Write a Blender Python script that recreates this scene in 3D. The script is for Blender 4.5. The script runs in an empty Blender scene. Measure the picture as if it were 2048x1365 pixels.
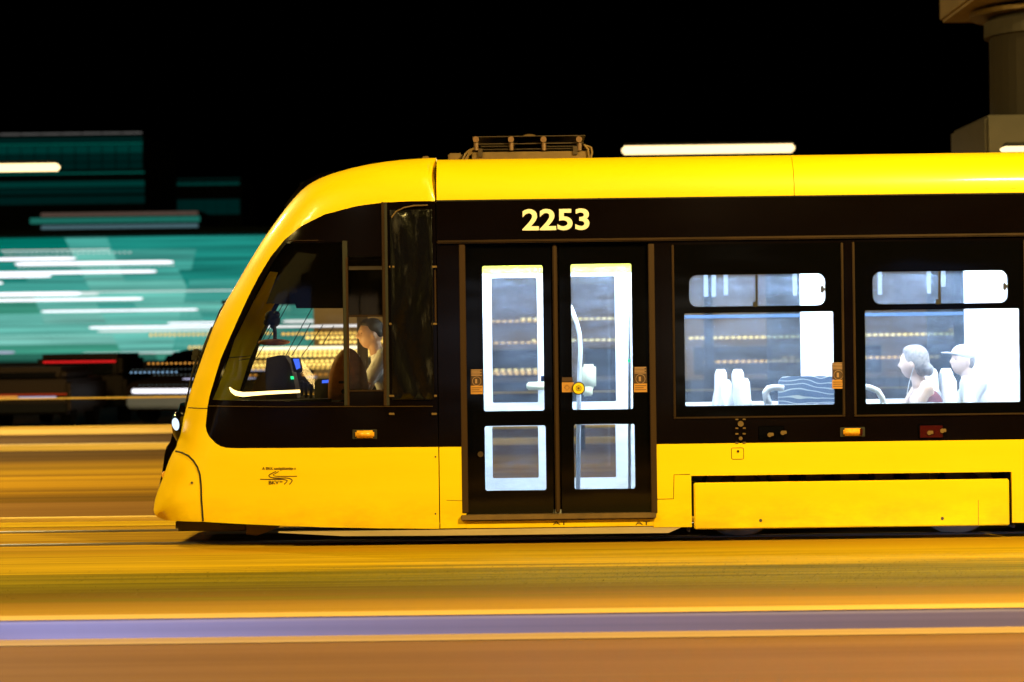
import bpy, bmesh, math, random
from mathutils import Vector, Matrix
from mathutils.geometry import delaunay_2d_cdt

random.seed(7)
scn = bpy.context.scene
COL = scn.collection
R = math.radians

# ------------------------------------------------------------------ camera
CAM_D, CAM_H, FPX, ROLL = 20.0, 1.55, 5200.0, 0.013
cd = bpy.data.cameras.new('camera')
cam = bpy.data.objects.new('camera', cd); COL.objects.link(cam)
cd.sensor_width = 36.0; cd.lens = FPX / 2048 * 36.0
cd.clip_start = 0.1; cd.clip_end = 2000
cd.dof.use_dof = True; cd.dof.focus_distance = 20.1; cd.dof.aperture_fstop = 2.0
cam.matrix_world = Matrix.Translation((0, -CAM_D, CAM_H)) @ Matrix.Rotation(math.pi/2, 4, 'X') @ Matrix.Rotation(-ROLL, 4, 'Z')
scn.camera = cam

# ------------------------------------------------------------------ night sky
w = bpy.data.worlds.new('World'); scn.world = w; w.use_nodes = True
nt = w.node_tree
bg = nt.nodes['Background']
sky = nt.nodes.new('ShaderNodeTexSky'); sky.sky_type = 'NISHITA'; sky.sun_disc = False
sky.sun_elevation = R(-6); sky.sun_rotation = R(200)
nt.links.new(sky.outputs[0], bg.inputs[0]); bg.inputs[1].default_value = 0.004

scn.view_settings.view_transform = 'Standard'; scn.view_settings.look = 'None'
scn.view_settings.exposure = 0.0; scn.view_settings.gamma = 1.0
scn.cycles.use_denoising = True
scn.cycles.max_bounces = 8; scn.cycles.transparent_max_bounces = 24
scn.cycles.sample_clamp_indirect = 4.0
scn.cycles.caustics_reflective = False; scn.cycles.caustics_refractive = False

# light levels of the place
SODIUM = (1.0, 0.72, 0.20)
NEAR_LAMP_R, NEAR_LAMP_L, FAR_LAMP = 2200, 1180, 1900
SALOON_STRIP = 95.0

# ------------------------------------------------------------------ helpers
def P(u, v, y=0.0):
    """place seen at photo pixel (u, v), at depth y behind the near tram side"""
    du, dv = u - 1024.0, v - 682.5
    a = du - ROLL*dv; b = dv + ROLL*du
    d = (CAM_D + y) / FPX
    return Vector((a*d, y, CAM_H - b*d))

def XZ(u, v, y=0.0):
    p = P(u, v, y); return (p.x, p.z)

def obj(name, me, mat=None, parent=None, label=None, cat=None, group=None, kind=None, smooth=False):
    if isinstance(me, bmesh.types.BMesh):
        m = bpy.data.meshes.new(name); me.normal_update(); me.to_mesh(m); me.free(); me = m
    if mat is not None and len(me.materials) == 0:
        me.materials.append(mat)
    if smooth:
        for p in me.polygons: p.use_smooth = True
    o = bpy.data.objects.new(name, me); COL.objects.link(o)
    if parent is not None: o.parent = parent
    if label: o['label'] = label
    if cat: o['category'] = cat
    if group: o['group'] = group
    if kind: o['kind'] = kind
    return o

def thing(name, label, cat, loc=(0, 0, 0), rz=0, group=None, kind=None):
    o = bpy.data.objects.new(name, None); COL.objects.link(o)
    o.location = loc; o.rotation_euler = (0, 0, rz); o.empty_display_size = 0.2
    o['label'] = label; o['category'] = cat
    if group: o['group'] = group
    if kind: o['kind'] = kind
    return o

def sub(name, parent, loc=(0, 0, 0), rz=0):
    o = bpy.data.objects.new(name, None); COL.objects.link(o); o.parent = parent
    o.location = loc; o.rotation_euler = (0, 0, rz); return o

def box(bm, c, s, rot=None, bev=0.0):
    r = bmesh.ops.create_cube(bm, size=1.0)
    vs = r['verts']
    M = Matrix.Translation(c) @ (rot.to_4x4() if rot is not None else Matrix.Identity(4)) @ Matrix.Diagonal((s[0], s[1], s[2], 1))
    bmesh.ops.transform(bm, matrix=M, verts=vs)
    if bev > 0:
        es = list({e for v in vs for e in v.link_edges})
        bmesh.ops.bevel(bm, geom=es, offset=bev, segments=2, affect='EDGES')

def bx(bm, a, b, bev=0.0):
    box(bm, [(a[i]+b[i])/2 for i in range(3)], [abs(b[i]-a[i]) for i in range(3)], None, bev)

def tube(bm, pts, r, seg=8, cap=True):
    pts = [Vector(p) for p in pts]
    rr = r if isinstance(r, (list, tuple)) else [r]*len(pts)
    rings = []
    prev = None
    for i, p in enumerate(pts):
        t = (pts[min(i+1, len(pts)-1)] - pts[max(i-1, 0)]).normalized()
        if prev is None:
            a = Vector((0, 0, 1)) if abs(t.z) < .9 else Vector((0, 1, 0))
            n = t.cross(a).normalized()
        else:
            n = (prev - t*prev.dot(t)).normalized()
        prev = n; b = t.cross(n)
        rings.append([bm.verts.new(p + (n*math.cos(k*2*math.pi/seg) + b*math.sin(k*2*math.pi/seg))*rr[i]) for k in range(seg)])
    for i in range(len(rings)-1):
        for k in range(seg):
            bm.faces.new((rings[i][k], rings[i][(k+1) % seg], rings[i+1][(k+1) % seg], rings[i+1][k]))
    if cap:
        bm.faces.new(rings[0][::-1]); bm.faces.new(rings[-1])

def ball(bm, c, r, sub=2):
    rad = r if isinstance(r, (tuple, list)) else (r, r, r)
    q = bmesh.ops.create_icosphere(bm, subdivisions=sub, radius=1.0)
    bmesh.ops.transform(bm, matrix=Matrix.Translation(c) @ Matrix.Diagonal((*rad, 1)), verts=q['verts'])

def cyl(bm, c, r, h, axis='Z', seg=24, r2=None):
    q = bmesh.ops.create_cone(bm, cap_ends=True, segments=seg, radius1=r, radius2=r if r2 is None else r2, depth=h)
    M = {'Z': Matrix.Identity(4), 'Y': Matrix.Rotation(math.pi/2, 4, 'X'), 'X': Matrix.Rotation(math.pi/2, 4, 'Y')}[axis]
    bmesh.ops.transform(bm, matrix=Matrix.Translation(c) @ M, verts=q['verts'])

def limb(bm, a, b, ra, rb):
    a, b = Vector(a), Vector(b)
    tube(bm, [a, (a+b)/2, b], [ra, (ra+rb)/2, rb], 12)
    ball(bm, a, ra); ball(bm, b, rb)

def inside(poly, x, z):
    c = False; n = len(poly); j = n-1
    for i in range(n):
        xi, zi = poly[i]; xj, zj = poly[j]
        if (zi > z) != (zj > z) and x < (xj-xi)*(z-zi)/(zj-zi)+xi: c = not c
        j = i
    return c

def segdist(px, pz, pl):
    best = 1e9
    for i in range(len(pl)-1):
        ax, az = pl[i]; bx_, bz = pl[i+1]
        dx, dz = bx_-ax, bz-az; L = dx*dx+dz*dz
        t = 0 if L == 0 else max(0, min(1, ((px-ax)*dx+(pz-az)*dz)/L))
        q = math.hypot(px-ax-t*dx, pz-az-t*dz)
        if q < best: best = q
    return best

def rrect(x0, z0, x1, z1, r, n=5):
    if x0 > x1: x0, x1 = x1, x0
    if z0 > z1: z0, z1 = z1, z0
    if r <= 0: return [(x0, z0), (x1, z0), (x1, z1), (x0, z1)]
    out = []
    for cx, cz, a0 in ((x1-r, z0+r, -90), (x1-r, z1-r, 0), (x0+r, z1-r, 90), (x0+r, z0+r, 180)):
        for k in range(n+1):
            a = R(a0 + 90*k/n); out.append((cx+r*math.cos(a), cz+r*math.sin(a)))
    return out

def prect(u0, v0, u1, v1, y=0.0, r=0.0):
    """world rectangle (x0,z0,x1,z1 outline) for a photo rectangle at depth y; level in the world"""
    um, vm = (u0+u1)/2, (v0+v1)/2
    x0 = XZ(u0, vm, y)[0]; x1 = XZ(u1, vm, y)[0]
    z0 = XZ(um, v1, y)[1]; z1 = XZ(um, v0, y)[1]
    return rrect(x0, z0, x1, z1, r)

def bounds(poly):
    xs = [p[0] for p in poly]; zs = [p[1] for p in poly]
    return min(xs), min(zs), max(xs), max(zs)

def dens(poly, step=0.06, closed=True):
    out = []; n = len(poly)
    for i in range(n if closed else n-1):
        a = poly[i]; b = poly[(i+1) % n]
        k = max(1, int(math.hypot(b[0]-a[0], b[1]-a[1])/step))
        for j in range(k): out.append((a[0]+(b[0]-a[0])*j/k, a[1]+(b[1]-a[1])*j/k))
    if not closed: out.append(poly[-1])
    return out

def sheets(polys, classify, yf, pts=()):
    """triangulate outlines in side view, split the triangles by region, lift them to depth yf(x, z)"""
    vs, es = [], []
    for pl in polys:
        b = len(vs); n = len(pl)
        vs += [Vector(p) for p in pl]
        es += [(b+i, b+(i+1) % n) for i in range(n)]
    vs += [Vector(p) for p in pts]
    ov, oe, of, *_ = delaunay_2d_cdt(vs, es, [], 0, 1e-5)
    out = {}
    for f in of:
        cx = sum(ov[i].x for i in f)/3; cz = sum(ov[i].y for i in f)/3
        k = classify(cx, cz)
        if k is not None: out.setdefault(k, []).append(f)
    res = {}
    for k, fs in out.items():
        used = {}; verts = []; faces = []
        for f in fs:
            ff = []
            for i in f:
                if i not in used:
                    used[i] = len(verts); p = ov[i]; verts.append((p.x, yf(p.x, p.y), p.y))
                ff.append(used[i])
            a, b, c = [Vector(verts[i]) for i in ff]
            if (b-a).cross(c-a).y > 0: ff = ff[::-1]
            faces.append(ff)
        me = bpy.data.meshes.new(k); me.from_pydata(verts, [], faces); me.update()
        res[k] = me
    return res

def thick(o, t, off=-1.0):
    m = o.modifiers.new('thickness', 'SOLIDIFY'); m.thickness = t; m.offset = off
    e = o.modifiers.new('crease', 'EDGE_SPLIT'); e.split_angle = R(40)
    return o

def fill_poly(bm, poly, y0, y1):
    """prism of a side-view outline between two depths"""
    a = [bm.verts.new((x, y0, z)) for x, z in poly]; b = [bm.verts.new((x, y1, z)) for x, z in poly]
    n = len(poly)
    bm.faces.new(a); bm.faces.new(b[::-1])
    for i in range(n): bm.faces.new((a[i], b[i], b[(i+1) % n], a[(i+1) % n]))
    bmesh.ops.recalc_face_normals(bm, faces=bm.faces[:])

def textmesh(name, s, size, x, y, z, mat, parent, bold=0.0, align='CENTER', sx=1.0, ext=0.001, rz=0.0):
    c = bpy.data.curves.new(name, 'FONT'); c.body = s; c.size = size; c.align_x = align; c.align_y = 'CENTER'
    c.offset = bold; c.extrude = ext
    t = bpy.data.objects.new(name+'_tmp', c); COL.objects.link(t)
    bpy.context.view_layer.update()
    me = bpy.data.meshes.new_from_object(t.evaluated_get(bpy.context.evaluated_depsgraph_get()))
    bpy.data.objects.remove(t); bpy.data.curves.remove(c)
    me.materials.clear()
    o = obj(name, me, mat, parent); o.rotation_euler = (math.pi/2, 0, rz); o.location = (x, y, z); o.scale = (sx, 1, 1)
    return o

# ------------------------------------------------------------------ materials
def mat(name, col, rough=0.5, metal=0.0, spec=0.5, coat=0.0, emit=None, es=0.0, var=0.0, vscale=(1, 1, 1), bump=0.0, rvar=0.0, det=6):
    m = bpy.data.materials.new(name); m.use_nodes = True
    n = m.node_tree.nodes; l = m.node_tree.links; b = n['Principled BSDF']
    b.inputs['Base Color'].default_value = (*col, 1); b.inputs['Roughness'].default_value = rough
    b.inputs['Metallic'].default_value = metal; b.inputs['Specular IOR Level'].default_value = spec
    b.inputs['Coat Weight'].default_value = coat; b.inputs['Coat Roughness'].default_value = 0.05
    if emit:
        b.inputs['Emission Color'].default_value = (*emit, 1); b.inputs['Emission Strength'].default_value = es
    if var or bump or rvar:
        g = n.new('ShaderNodeTexCoord'); mp = n.new('ShaderNodeMapping'); mp.inputs['Scale'].default_value = vscale
        t = n.new('ShaderNodeTexNoise'); t.inputs['Scale'].default_value = 1.0; t.inputs['Detail'].default_value = det; t.inputs['Roughness'].default_value = 0.6
        l.new(g.outputs['Object'], mp.inputs[0]); l.new(mp.outputs[0], t.inputs['Vector'])
        if var:
            rp = n.new('ShaderNodeValToRGB')
            rp.color_ramp.elements[0].position = 0.3; rp.color_ramp.elements[1].position = 0.7
            rp.color_ramp.elements[0].color = (*[c*(1-var) for c in col], 1); rp.color_ramp.elements[1].color = (*[min(1, c*(1+var)) for c in col], 1)
            l.new(t.outputs['Fac'], rp.inputs[0]); l.new(rp.outputs[0], b.inputs['Base Color'])
        if rvar:
            mr = n.new('ShaderNodeMapRange'); mr.inputs['To Min'].default_value = max(0.02, rough-rvar); mr.inputs['To Max'].default_value = rough+rvar
            mr.inputs['From Min'].default_value = 0.3; mr.inputs['From Max'].default_value = 0.7
            l.new(t.outputs['Fac'], mr.inputs[0]); l.new(mr.outputs[0], b.inputs['Roughness'])
        if bump:
            bp = n.new('ShaderNodeBump'); bp.inputs['Strength'].default_value = bump; bp.inputs['Distance'].default_value = 0.02
            l.new(t.outputs['Fac'], bp.inputs['Height']); l.new(bp.outputs[0], b.inputs['Normal'])
    return m

def streak(name, cols, sc=(0.06, 5.0, 1.0), rough=0.85, seed=0.0, fine=True):
    """ground surface drawn out along the line of travel: wheel-worn, swept, dusty lanes"""
    m = bpy.data.materials.new(name); m.use_nodes = True
    n = m.node_tree.nodes; l = m.node_tree.links; b = n['Principled BSDF']
    b.inputs['Roughness'].default_value = rough; b.inputs['Specular IOR Level'].default_value = 0.06
    g = n.new('ShaderNodeNewGeometry')
    def noise(s, det, off):
        mp = n.new('ShaderNodeMapping'); mp.inputs['Scale'].default_value = s; mp.inputs['Location'].default_value = (off, off*1.7, seed)
        t = n.new('ShaderNodeTexNoise'); t.inputs['Scale'].default_value = 1; t.inputs['Detail'].default_value = det; t.inputs['Roughness'].default_value = 0.55
        l.new(g.outputs['Position'], mp.inputs[0]); l.new(mp.outputs[0], t.inputs['Vector']); return t
    t1 = noise(sc, 3, seed); t2 = noise((sc[0]*2.5, sc[1]*4, 1), 2, seed+9)
    mx = n.new('ShaderNodeMix'); mx.data_type = 'FLOAT'; mx.inputs['Factor'].default_value = 0.35
    l.new(t1.outputs['Fac'], mx.inputs['A']); l.new(t2.outputs['Fac'], mx.inputs['B'])
    rp = n.new('ShaderNodeValToRGB'); cr = rp.color_ramp
    k = len(cols)
    while len(cr.elements) < k: cr.elements.new(0.5)
    for i, c in enumerate(cols):
        cr.elements[i].position = 0.33 + 0.34*i/max(1, k-1); cr.elements[i].color = (*c, 1)
    l.new(mx.outputs['Result'], rp.inputs[0]); l.new(rp.outputs[0], b.inputs['Base Color'])
    if fine:
        t3 = noise((9, 60, 1), 3, seed+3)
        bp = n.new('ShaderNodeBump'); bp.inputs['Strength'].default_value = 0.25; bp.inputs['Distance'].default_value = 0.01
        l.new(t3.outputs['Fac'], bp.inputs['Height']); l.new(bp.outputs[0], b.inputs['Normal'])
    return m

def emis(name, col, s):
    m = bpy.data.materials.new(name); m.use_nodes = True
    n = m.node_tree.nodes; l = m.node_tree.links
    n.remove(n['Principled BSDF']); e = n.new('ShaderNodeEmission'); e.inputs[0].default_value = (*col, 1); e.inputs[1].default_value = s
    l.new(e.outputs[0], n['Material Output'].inputs[0]); return m

def glass(name, tint=(0.8, 0.86, 0.9), dirt=0.06, dirtcol=(0.75, 0.82, 0.9), refl=1.0, dscale=(3, 3, 9)):
    m = bpy.data.materials.new(name); m.use_nodes = True
    n = m.node_tree.nodes; l = m.node_tree.links
    n.remove(n['Principled BSDF'])
    tr = n.new('ShaderNodeBsdfTransparent'); tr.inputs[0].default_value = (*tint, 1)
    gl = n.new('ShaderNodeBsdfGlossy'); gl.inputs['Roughness'].default_value = 0.03; gl.inputs[0].default_value = (refl, refl, refl, 1)
    df = n.new('ShaderNodeBsdfTranslucent'); df.inputs[0].default_value = (*dirtcol, 1)
    fr = n.new('ShaderNodeFresnel'); fr.inputs[0].default_value = 1.5
    m1 = n.new('ShaderNodeMixShader'); m2 = n.new('ShaderNodeMixShader')
    l.new(fr.outputs[0], m1.inputs[0]); l.new(tr.outputs[0], m1.inputs[1]); l.new(gl.outputs[0], m1.inputs[2])
    tc = n.new('ShaderNodeTexCoord'); mp = n.new('ShaderNodeMapping'); mp.inputs['Scale'].default_value = dscale
    t = n.new('ShaderNodeTexNoise'); t.inputs['Scale'].default_value = 1; t.inputs['Detail'].default_value = 7; t.inputs['Roughness'].default_value = 0.7
    mr = n.new('ShaderNodeMapRange'); mr.inputs['From Min'].default_value = 0.35; mr.inputs['From Max'].default_value = 0.75
    mr.inputs['To Min'].default_value = dirt*0.45; mr.inputs['To Max'].default_value = dirt*1.9
    l.new(tc.outputs['Object'], mp.inputs[0]); l.new(mp.outputs[0], t.inputs['Vector']); l.new(t.outputs['Fac'], mr.inputs[0])
    l.new(mr.outputs[0], m2.inputs[0]); l.new(m1.outputs[0], m2.inputs[1]); l.new(df.outputs[0], m2.inputs[2])
    l.new(m2.outputs[0], n['Material Output'].inputs[0]); return m

M = {}
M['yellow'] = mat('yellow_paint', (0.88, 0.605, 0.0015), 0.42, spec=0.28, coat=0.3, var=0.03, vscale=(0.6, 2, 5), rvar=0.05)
def grime_and_shade(m):
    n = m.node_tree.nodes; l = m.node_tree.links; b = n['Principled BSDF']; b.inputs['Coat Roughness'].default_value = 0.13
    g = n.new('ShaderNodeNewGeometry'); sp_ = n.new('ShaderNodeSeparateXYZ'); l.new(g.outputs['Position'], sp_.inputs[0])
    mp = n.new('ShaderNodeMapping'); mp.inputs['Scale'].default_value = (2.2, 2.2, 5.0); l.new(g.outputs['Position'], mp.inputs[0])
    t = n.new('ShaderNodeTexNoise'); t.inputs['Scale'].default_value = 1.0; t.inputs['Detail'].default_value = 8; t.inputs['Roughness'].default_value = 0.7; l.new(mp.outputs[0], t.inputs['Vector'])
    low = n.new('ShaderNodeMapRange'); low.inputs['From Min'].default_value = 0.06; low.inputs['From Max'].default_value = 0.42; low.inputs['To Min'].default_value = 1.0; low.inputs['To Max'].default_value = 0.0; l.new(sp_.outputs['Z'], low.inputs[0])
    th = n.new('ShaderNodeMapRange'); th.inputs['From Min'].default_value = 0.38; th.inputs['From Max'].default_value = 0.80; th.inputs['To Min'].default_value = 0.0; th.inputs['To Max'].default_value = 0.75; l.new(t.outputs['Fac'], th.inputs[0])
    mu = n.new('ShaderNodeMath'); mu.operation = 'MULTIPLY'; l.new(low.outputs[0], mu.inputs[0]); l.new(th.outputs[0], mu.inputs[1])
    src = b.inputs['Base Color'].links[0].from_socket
    mx = n.new('ShaderNodeMix'); mx.data_type = 'RGBA'; mx.inputs['B'].default_value = (0.36, 0.19, 0.01, 1); l.new(mu.outputs[0], mx.inputs['Factor']); l.new(src, mx.inputs['A']); l.new(mx.outputs['Result'], b.inputs['Base Color'])  # brown grime low down, also painting in the shade of the lower edges
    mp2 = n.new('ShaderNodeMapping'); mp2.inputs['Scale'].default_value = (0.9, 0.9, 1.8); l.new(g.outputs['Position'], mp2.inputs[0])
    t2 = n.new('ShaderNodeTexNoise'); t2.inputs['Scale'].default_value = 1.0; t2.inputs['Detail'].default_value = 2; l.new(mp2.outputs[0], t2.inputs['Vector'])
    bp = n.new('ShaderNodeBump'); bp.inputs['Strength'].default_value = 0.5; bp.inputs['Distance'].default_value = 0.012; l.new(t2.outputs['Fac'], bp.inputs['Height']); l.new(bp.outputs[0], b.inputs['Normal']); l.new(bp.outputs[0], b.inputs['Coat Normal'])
grime_and_shade(M['yellow'])
M['black'] = mat('black_gloss', (0.0026, 0.0014, 0.0011), 0.12, spec=0.45, vscale=(1.0, 1.0, 2.6), rvar=0.03, bump=0.10, det=1)
M['frit'] = mat('black_glass_border', (0.0015, 0.0014, 0.0014), 0.08, spec=0.45, vscale=(0.9, 0.9, 3.4), bump=0.16, det=1)
M['trim'] = mat('dark_trim', (0.030, 0.015, 0.005), 0.28, spec=0.7, var=0.5, vscale=(1.2, 1, 1.2))
M['brownseal'] = mat('brown_seal', (0.034, 0.015, 0.005), 0.4)
M['gap'] = mat('panel_gap', (0.006, 0.004, 0.003), 0.8)
M['rubber'] = mat('black_rubber', (0.012, 0.011, 0.010), 0.6)
M['matt'] = mat('matt_black', (0.010, 0.009, 0.009), 0.7)
M['grime'] = mat('underframe_grime', (0.075, 0.05, 0.03), 0.8, var=0.4, vscale=(3, 3, 3))
M['cream'] = mat('cream_underframe', (0.42, 0.33, 0.2), 0.6, var=0.2, vscale=(1, 3, 8))
M['steel'] = mat('worn_steel', (0.30, 0.27, 0.23), 0.35, metal=0.9, var=0.2, vscale=(1, 6, 6))
M['wheel'] = mat('wheel_steel', (0.24, 0.2, 0.14), 0.5, metal=0.6, var=0.2, vscale=(8, 8, 8))
M['white'] = mat('white_lining', (0.86, 0.87, 0.87), 0.5, var=0.03, vscale=(1, 1, 2))
M['floor'] = mat('saloon_floor', (0.33, 0.35, 0.38), 0.5, var=0.2, vscale=(30, 30, 30))
M['numeral'] = mat('cream_numerals', (0.80, 0.76, 0.72), 0.5)
M['ink'] = mat('brown_ink', (0.055, 0.018, 0.002), 0.6)
M['orange_label'] = mat('orange_label', (0.46, 0.22, 0.06), 0.5)
M['brown_label'] = mat('brown_label', (0.055, 0.026, 0.02), 0.5)
M['pale_ink'] = mat('pale_print', (0.34, 0.20, 0.14), 0.5)
M['yellow_plastic'] = mat('yellow_plastic', (0.85, 0.62, 0.02), 0.4)
M['pale_plastic'] = mat('pale_yellow_plastic', (0.86, 0.84, 0.52), 0.4)
M['amber'] = mat('amber_lens', (0.85, 0.40, 0.03), 0.2, coat=0.6, var=0.25, vscale=(60, 60, 60))
M['redlens'] = mat('red_lens', (0.04, 0.002, 0.002), 0.2, coat=0.6)
M['headlamp'] = emis('headlamp_lens', (0.70, 0.84, 1.0), 1.3)
M['roofgear'] = mat('roof_gear_paint', (0.13, 0.075, 0.026), 0.6, var=0.3, vscale=(5, 5, 5))
M['roofdark'] = mat('roof_gear_dark', (0.05, 0.03, 0.018), 0.5, metal=0.3)
M['insul'] = mat('insulator', (0.16, 0.09, 0.06), 0.35)
M['glass'] = glass('window_glass', (0.84, 0.89, 0.95), 0.072, (0.52, 0.70, 1.0))
M['doorglass'] = glass('door_glass', (0.80, 0.87, 0.95), 0.065, (0.50, 0.68, 1.0), 1.0, (5, 5, 14))
M['farglass'] = glass('far_window_glass', (0.78, 0.82, 0.86), 0.015)
M['cabglass'] = glass('cab_glass', (0.84, 0.84, 0.80), 0.02, (0.5, 0.45, 0.35))
M['screenglass'] = glass('windscreen_glass', (0.55, 0.58, 0.56), 0.03, (0.5, 0.45, 0.35))
M['strip'] = emis('saloon_light', (0.84, 0.93, 1.0), SALOON_STRIP)
M['seat'] = mat('white_seat_shell', (0.80, 0.82, 0.83), 0.35)
M['seatcloth'] = mat('blue_seat_cloth', (0.10, 0.16, 0.28), 0.9)
M['rail_white'] = mat('white_handrail', (0.85, 0.86, 0.86), 0.3)
M['cabgrey'] = mat('cab_trim', (0.045, 0.038, 0.03), 0.6, var=0.2, vscale=(4, 4, 4))
M['cabpanel'] = mat('cab_headlining', (0.16, 0.13, 0.10), 0.7)
M['screen_blue'] = emis('blue_screen', (0.05, 0.13, 0.8), 1.6)
M['green_led'] = emis('green_led', (0.02, 0.8, 0.25), 2.0)
M['reflection_glow'] = emis('warm_lamp_reflection', (1.0, 0.68, 0.22), 5.0)
M['bag'] = mat('brown_leather', (0.55, 0.20, 0.05), 0.6, var=0.3, vscale=(14, 14, 14), bump=0.3)
M['skin'] = mat('skin', (0.52, 0.30, 0.19), 0.5)
M['skin_pale'] = mat('pale_skin', (0.68, 0.48, 0.38), 0.5)
M['hair'] = mat('dark_hair', (0.022, 0.017, 0.013), 0.6, var=0.5, vscale=(60, 20, 60))
M['hair_grey'] = mat('grey_brown_hair', (0.22, 0.20, 0.195), 0.6, var=0.5, vscale=(60, 20, 60))
M['shirt'] = mat('white_shirt', (0.78, 0.80, 0.80), 0.8, bump=0.15, vscale=(14, 14, 9))
M['trousers'] = mat('dark_trousers', (0.02, 0.022, 0.03), 0.9)
M['maroon'] = mat('maroon_top', (0.12, 0.012, 0.02), 0.85)
M['pale_top'] = mat('pale_top', (0.70, 0.68, 0.66), 0.85)
M['cap'] = mat('white_cap', (0.8, 0.8, 0.8), 0.8)
M['concrete_pole'] = mat('lamp_post_paint', (0.09, 0.09, 0.085), 0.5)
M['sodium_lens'] = emis('sodium_lens', (1.0, 0.72, 0.30), 30.0)

# wave-patterned partition: printed wavy lines on blue glass
def wavemat():
    m = mat('wave_print', (0.12, 0.22, 0.42), 0.3)
    n = m.node_tree.nodes; l = m.node_tree.links; b = n['Principled BSDF']
    g = n.new('ShaderNodeTexCoord'); mp = n.new('ShaderNodeMapping'); mp.inputs['Scale'].default_value = (9, 1, 16)
    l.new(g.outputs['Object'], mp.inputs[0])
    t = n.new('ShaderNodeTexWave'); t.bands_direction = 'Z'; t.inputs['Scale'].default_value = 0.5; t.inputs['Distortion'].default_value = 9; t.inputs['Detail'].default_value = 1; t.inputs['Detail Scale'].default_value = 0.9
    l.new(mp.outputs[0], t.inputs['Vector'])
    rp = n.new('ShaderNodeValToRGB'); rp.color_ramp.elements[0].position = 0.86; rp.color_ramp.elements[1].position = 0.95
    rp.color_ramp.elements[0].color = (0.10, 0.17, 0.30, 1); rp.color_ramp.elements[1].color = (0.75, 0.80, 0.78, 1)
    l.new(t.outputs['Fac'], rp.inputs[0]); l.new(rp.outputs[0], b.inputs['Base Color'])
    return m
M['wave'] = wavemat()

# ------------------------------------------------------------------ the ground
def strip_sheet(name, y0, y1, z, m, x0=-80, x1=80, kind='structure'):
    bm = bmesh.new()
    v = [bm.verts.new(p) for p in ((x0, y0, z), (x1, y0, z), (x1, y1, z), (x0, y1, z))]
    bm.faces.new(v)
    return obj(name, bm, m, kind=kind)

M['asph'] = streak('road_asphalt', [(0.14, 0.066, 0.022), (0.18, 0.088, 0.030), (0.22, 0.115, 0.042)], (0.05, 1.6, 1), 0.7, 1.0)
M['gutter'] = streak('gutter_concrete', [(0.34, 0.22, 0.10), (0.42, 0.28, 0.13)], (0.05, 4, 1), 0.8, 2.0)
M['kerb'] = streak('kerb_lilac_light', [(0.15, 0.125, 0.16), (0.21, 0.17, 0.21)], (0.12, 6, 22), 0.7, 3.0)  # lilac cast of the light painted into the kerb face
M['path'] = streak('dusty_path', [(0.11, 0.052, 0.008), (0.18, 0.095, 0.012), (0.27, 0.155, 0.025)], (0.05, 5, 1), 0.9, 4.0)
M['grassbase'] = streak('mown_grass_soil', [(0.055, 0.034, 0.002), (0.095, 0.074, 0.003), (0.15, 0.108, 0.005)], (0.13, 4, 1), 0.95, 5.0)
M['verge'] = streak('dry_verge', [(0.19, 0.108, 0.002), (0.27, 0.165, 0.003), (0.33, 0.21, 0.006)], (0.05, 4, 1), 0.9, 6.0)
M['bed'] = streak('track_bed', [(0.20, 0.10, 0.006), (0.38, 0.22, 0.01), (0.50, 0.31, 0.014)], (0.07, 7, 1), 0.9, 7.0)
M['slab'] = streak('track_slab', [(0.42, 0.26, 0.004), (0.52, 0.33, 0.006), (0.60, 0.40, 0.01)], (0.05, 4, 1), 0.85, 8.0)
M['pave'] = streak('pinkish_paving', [(0.15, 0.075, 0.018), (0.22, 0.115, 0.028)], (0.05, 3, 1), 0.85, 9.0)
M['field'] = streak('lit_far_track', [(0.11, 0.055, 0.003), (0.26, 0.14, 0.005), (0.40, 0.23, 0.008)], (0.03, 0.75, 1), 0.9, 10.0)
M['farroad'] = streak('far_road', [(0.045, 0.027, 0.012), (0.085, 0.052, 0.023)], (0.03, 0.8, 1), 0.85, 11.0)
M['base'] = streak('open_ground', [(0.035, 0.024, 0.012), (0.055, 0.038, 0.02)], (0.02, 0.3, 1), 0.9, 12.0)
M['stonecap'] = mat('kerb_cap', (0.74, 0.52, 0.16), 0.8, var=0.12, vscale=(0.3, 8, 8))

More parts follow.
